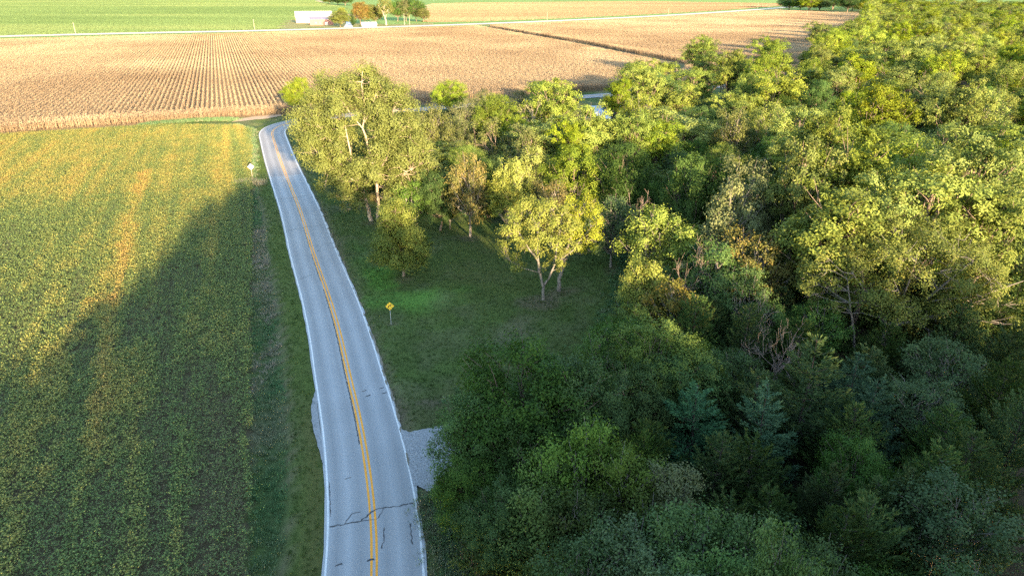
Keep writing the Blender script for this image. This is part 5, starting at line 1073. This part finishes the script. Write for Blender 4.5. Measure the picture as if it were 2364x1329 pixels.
def gable(name, x0, x1, y0, y1, he, hr, wallm, gablem, roofm, label, cat, loc, rz, doors=(), wins=(), over=.4, ribs=0):
    """long axis along x; he eave, hr ridge"""
    r = empty(name, (loc[0], loc[1], 0), rz); tag(r, label, cat); ym = (y0 + y1) / 2
    wb = MB(); wb.quad((x0, y0, -.3), (x1, y0, -.3), (x1, y0, he), (x0, y0, he)); wb.quad((x1, y1, -.3), (x0, y1, -.3), (x0, y1, he), (x1, y1, he)); wb.build('wall', wallm, r)
    for x_, sg in ((x0, 1), (x1, -1)):
        g2 = MB(); P_ = [(x_, y0, -.3), (x_, y0, he), (x_, ym, hr), (x_, y1, he), (x_, y1, -.3)]
        P2 = [(x_ + .15 * sg, a[1], a[2]) for a in P_]; g2.poly(P_); g2.poly(P2[::-1]); g2.build('gable_wall', gablem, r)
    sl = (hr - he) / (ym - y0); rb = MB(); t = .18
    for (ya, yb) in ((y0 - over, ym), (y1 + over, ym)):
        za = he - sl * over; zb = hr + .02
        A = [(x0 - over, ya, za + .05), (x1 + over, ya, za + .05), (x1 + over, yb, zb + .05), (x0 - over, yb, zb + .05)]; B = [(a[0], a[1], a[2] + t) for a in A]
        n_ = len(rb.v); rb.v += A + B; rb.f += [(n_, n_ + 1, n_ + 2, n_ + 3), (n_ + 7, n_ + 6, n_ + 5, n_ + 4)] + [(n_ + i, n_ + 4 + i, n_ + 4 + (i + 1) % 4, n_ + (i + 1) % 4) for i in range(4)]
    ro = rb.build('roof', roofm, r)
    if ribs:
        k = int((x1 - x0) / ribs)
        for i in range(k + 1):
            x_ = x0 + (x1 - x0) * i / k; q_ = MB(); a = (x_, y0 - over, he - sl * over + t + .05); b = (x_, ym, hr + t + .07)
            q_.quad((a[0] - .05, a[1], a[2] + .04), (a[0] + .05, a[1], a[2] + .04), (b[0] + .05, b[1], b[2] + .04), (b[0] - .05, b[1], b[2] + .04)); q_.build('roof_seam', roofm, ro)
    for (dx, w_, h_) in doors:
        d = MB().box((dx, y0 - .06, h_ / 2), (w_, .08, h_)).build('door', M['white_wall'] if wallm is not M['white_wall'] else M['red_wall'], r)
        MB().box((dx + w_ * .35, y0 - .13, min(1.1, h_ * .4)), (.12, .05, .3)).build('handle', M['steel'], d)
    for (dx, z_, w_, h_) in wins:
        f = MB().box((dx, y0 - .05, z_), (w_ + .2, .08, h_ + .2)).build('window', M['white_metal'], r); MB().box((dx, y0 - .10, z_), (w_, .04, h_)).build('pane', M['glass'], f)
    return r
b0, b1 = (-245.96, 833.82), (-207.0, 844.34); rzb = math.atan2(b1[1] - b0[1], b1[0] - b0[0]); Lb = math.hypot(b1[0] - b0[0], b1[1] - b0[1])
gable('barn', 0, Lb, 0, 16, 6.6, 12.2, M['sunlit_cream_wall'], M['red_wall'], M['white_metal'], 'long barn with bright white roof and red gable end, the rear one', 'barn', b0, rzb, [(Lb * .3, 4, 4)])
c0, c1 = (-216.9, 784.86), (-192.87, 789.5); Lc = math.hypot(c1[0] - c0[0], c1[1] - c0[1])
gable('barn', 0, Lc, 0, 10, 6.0, 8.8, M['sunlit_pink_wall'], M['red_wall'], M['lav_metal'], 'lower barn, walls coloured sunlit pink, with lilac roof in front of the white-roofed one', 'barn', c0, rzb, [(Lc * .7, 3.4, 3.4)], [(Lc * .25, 2.6, 1.2, 1.2), (Lc * .45, 2.6, 1.2, 1.2)])
h0 = (-154.8, 753.82); gable('farmhouse', 0, 15, 0, 8, 2.4, 4.3, M['white_wall'], M['white_wall'], M['white_metal'], 'low white farmhouse under the autumn tree beside the far road', 'house', h0, rzb, [(8, 1.1, 2.1)], [(3, 1.6, 1.4, 1.2), (12.5, 1.6, 1.6, 1.2)])
# the house behind the woods
hh = (22.5, 206.5); gable('house', 0, 12.5, 0, 12, 2.6, 3.9, M['white_wall'], M['white_wall'], M['grey_metal'], 'house with blue-grey metal roof glimpsed between the walnuts and the road', 'house', hh, math.radians(8), [(3, 1.0, 2.1)], [(6, 1.5, 1.3, 1.1), (9.5, 1.5, 1.3, 1.1)], .5, 1.6)
gable('shed', 0, 4.5, 0, 4.5, 2.4, 3.4, M['white_wall'], M['white_wall'], M['white_metal'], 'small white-roofed shed in front of the blue-grey roof', 'shed', (24.0, 200.5), math.radians(8), [(2.2, 1.2, 2.0)])
# blue tractor in the yard
tr = empty('tractor', (*(-194.0, 871.81), 0), math.radians(40)); tag(tr, 'blue tractor parked in the farm yard between the round tree and the cedar', 'tractor')
MB().box((1.6, 0, 1.9), (3.4, 1.5, 1.5), 0, .85).build('hood', M['blue'], tr)
cb_ = MB().box((-1.0, 0, 3.0), (2.2, 2.2, 2.4), 0, .85).build('cab', M['glass'], tr); MB().box((-1.0, 0, 4.3), (2.5, 2.5, .25)).build('roof', M['blue'], cb_)
for x_, y_, r_, nm in ((-1.4, 1.5, 1.25, 'rear'), (-1.4, -1.5, 1.25, 'rear'), (2.4, 1.2, .85, 'front'), (2.4, -1.2, .85, 'front')):
    wh = MB().tube([(x_, y_ - .35, r_), (x_, y_ + .35, r_)], [r_, r_], 18).build('wheel', M['rubber'], tr); MB().tube([(x_, y_ - .38, r_), (x_, y_ + .38, r_)], [r_ * .5, r_ * .5], 14).build('rim', M['blue'], wh)
# a white car half hidden under the great maple, at the end of the driveway
car = empty('parked_car', (2.6, 50.6, .1), math.radians(-62)); tag(car, 'white car glimpsed through the leaves under the great dark maple', 'car')
M['car_white'] = plain('white_car_paint', (.80, .80, .82), .02, 2, .3, .5)
bodyP = [(-2.2, .35), (-2.25, .85), (-1.9, 1.02), (-1.5, 1.08), (-.9, 1.5), (.35, 1.52), (1.05, 1.08), (2.0, .92), (2.25, .7), (2.2, .35)]
cbm = MB(); n_ = len(bodyP)
for y_, k_ in ((-.88, 1), (-.80, 1.0), (.80, 1.0), (.88, 1)):
    for (x_, z_) in bodyP: cbm.v.append((x_, y_ * (.86 if z_ > 1.2 else 1), z_ - (.06 if abs(y_) > .85 else 0)))
for j in range(3):
    for i in range(n_): cbm.f.append((j * n_ + i, j * n_ + (i + 1) % n_, (j + 1) * n_ + (i + 1) % n_, (j + 1) * n_ + i))
cbm.f += [tuple(range(n_))[::-1], tuple(3 * n_ + i for i in range(n_))]; cbm.build('body', M['car_white'], car)
MB().quad((.42, -.66, 1.50), (1.02, -.72, 1.12), (1.02, .72, 1.12), (.42, .66, 1.50)).build('windscreen', M['glass'], car).location = (.03, 0, .015)
MB().quad((-.95, -.66, 1.50), (-.95, .66, 1.50), (-1.46, .72, 1.12), (-1.46, -.72, 1.12)).build('rear_window', M['glass'], car).location = (-.03, 0, .015)
for x_ in (-1.35, 1.4):
    for y_ in (-.82, .82):
        wh = MB().tube([(x_, y_ - .1, .32), (x_, y_ + .1, .32)], [.32, .32], 16).build('wheel', M['rubber'], car); MB().tube([(x_, y_ - .115, .32), (x_, y_ + .115, .32)], [.19, .19], 12).build('rim', M['alu'], wh)

# farmstead trees (0.8 km off) and the bushes beyond
FT = [('maple_tree', (-177.17, 753.82), 15.5, 11, 'round olive tree in front of the sunlit-pink barn end', 'hickory'), ('red_cedar_tree', (-169.84, 780.28), 14, 4, 'narrow dark cedar left of the autumn tree', None), ('maple_tree', (-164.82, 798.95), 23, 10.5, 'tall oval tree turning orange at the top by the farmhouse', 'autumn'),
 ('maple_tree', (-151.44, 808.62), 20, 11, 'grey-green tree right of the autumn one', 'cottonwood'), ('maple_tree', (-137.98, 883.3), 24, 11, 'left crown of the dark grove behind the poles', 'maple'), ('maple_tree', (-127.52, 883.3), 25, 11, 'middle crown of the dark grove behind the poles', 'ash'), ('maple_tree', (-114.98, 883.3), 25, 13, 'right crown of the dark grove behind the poles', 'maple'), ('maple_tree', (-105.26, 871.81), 15, 9, 'low tan crown closing the grove on the ripe field', 'ash'),
 ('hackberry_tree', (-222.11, 958.98), 14, 7, 'small tan tree beyond the yard', 'elder'), ('maple_tree', (-413.17, 1752.73), 22, 22, 'left bush of the far clump beyond the lane', None), ('maple_tree', (-385.88, 1708.86), 22, 22, 'right bush of the far clump beyond the lane', None), ('maple_tree', (-482.85, 1953.09), 13, 20, 'lowest bush of the far clump beyond the lane', 'hickory'),
 ('maple_tree', (503.96, 1339.06), 20, 20, 'shaded far tree left of the thin pole', None), ('maple_tree', (512.09, 1313.16), 22, 20, 'shaded far tree behind the thin pole', None), ('maple_tree', (529.86, 1313.16), 22, 20, 'shaded far tree right of the thin pole', None), ('maple_tree', (538.87, 1288.22), 21, 18, 'shaded far tree joining the woods', None)]
FT += [('maple_tree', G(1790 + 0,0 + 22), 17, 18, 'lowest shaded far tree beside the far road', None)] if False else []
for i, (x_, y_, h_, r_) in enumerate(((520, 1290, 24, 22), (556, 1330, 25, 24), (590, 1280, 26, 24), (622, 1240, 26, 24), (560, 1230, 24, 20), (600, 1380, 27, 26), (648, 1330, 27, 26), (690, 1290, 27, 26), (545, 1450, 26, 26), (640, 1470, 28, 28), (720, 1420, 28, 28))):
    FT.append(('maple_tree', (x_, y_), h_, r_, f'deep green far crown, {ORD[i + 1]} of the block where the woods reach the far road', 'maple' if i % 3 else 'walnut'))
for kd, p_, h_, r_, lb, mt in FT: plant(kd, p_, h_, r_, lb, mat=mt)
custom('cottonwood_tree', lobes_in(51, (0, 0, 17), (9, 9, 9), 34, 2.2, -.6, .25), [([(0, 0, -.3), (-.5, 0, 7), (-2.5, -3, 13), (-6, -6, 20)], 1.0, .25), ([(-.5, 0, 7), (2, -4, 13), (4.5, -6.5, 18)], .6, .2), ([(-1.5, -2, 11), (-.5, -6, 17), (1, -7, 22)], .5, .2)], .8, 3.0, 'cottonwood', 'pale_bark', 'spreading farm tree with pale forked trunk beside the poles', (-135.76, 789.5), seed=12)

# far belt of trees and hedges towards the horizon (one mass)
g_ = np.random.default_rng(91); px = []
for (xa, xb, y_, den) in ((-2200, -500, 3600, 120), (-900, 900, 4200, 160), (900, 2600, 3300, 150)):
    px.append(np.stack([g_.uniform(xa, xb, den), y_ + g_.normal(size=den) * 60, np.zeros(den)], 1))
px = np.concatenate(px); k = len(px)
scatter('far_treeline', px, g_.random(k) * 6.28, g_.uniform(8, 14, k), g_.integers(0, 3, k), g_.random(k), under)
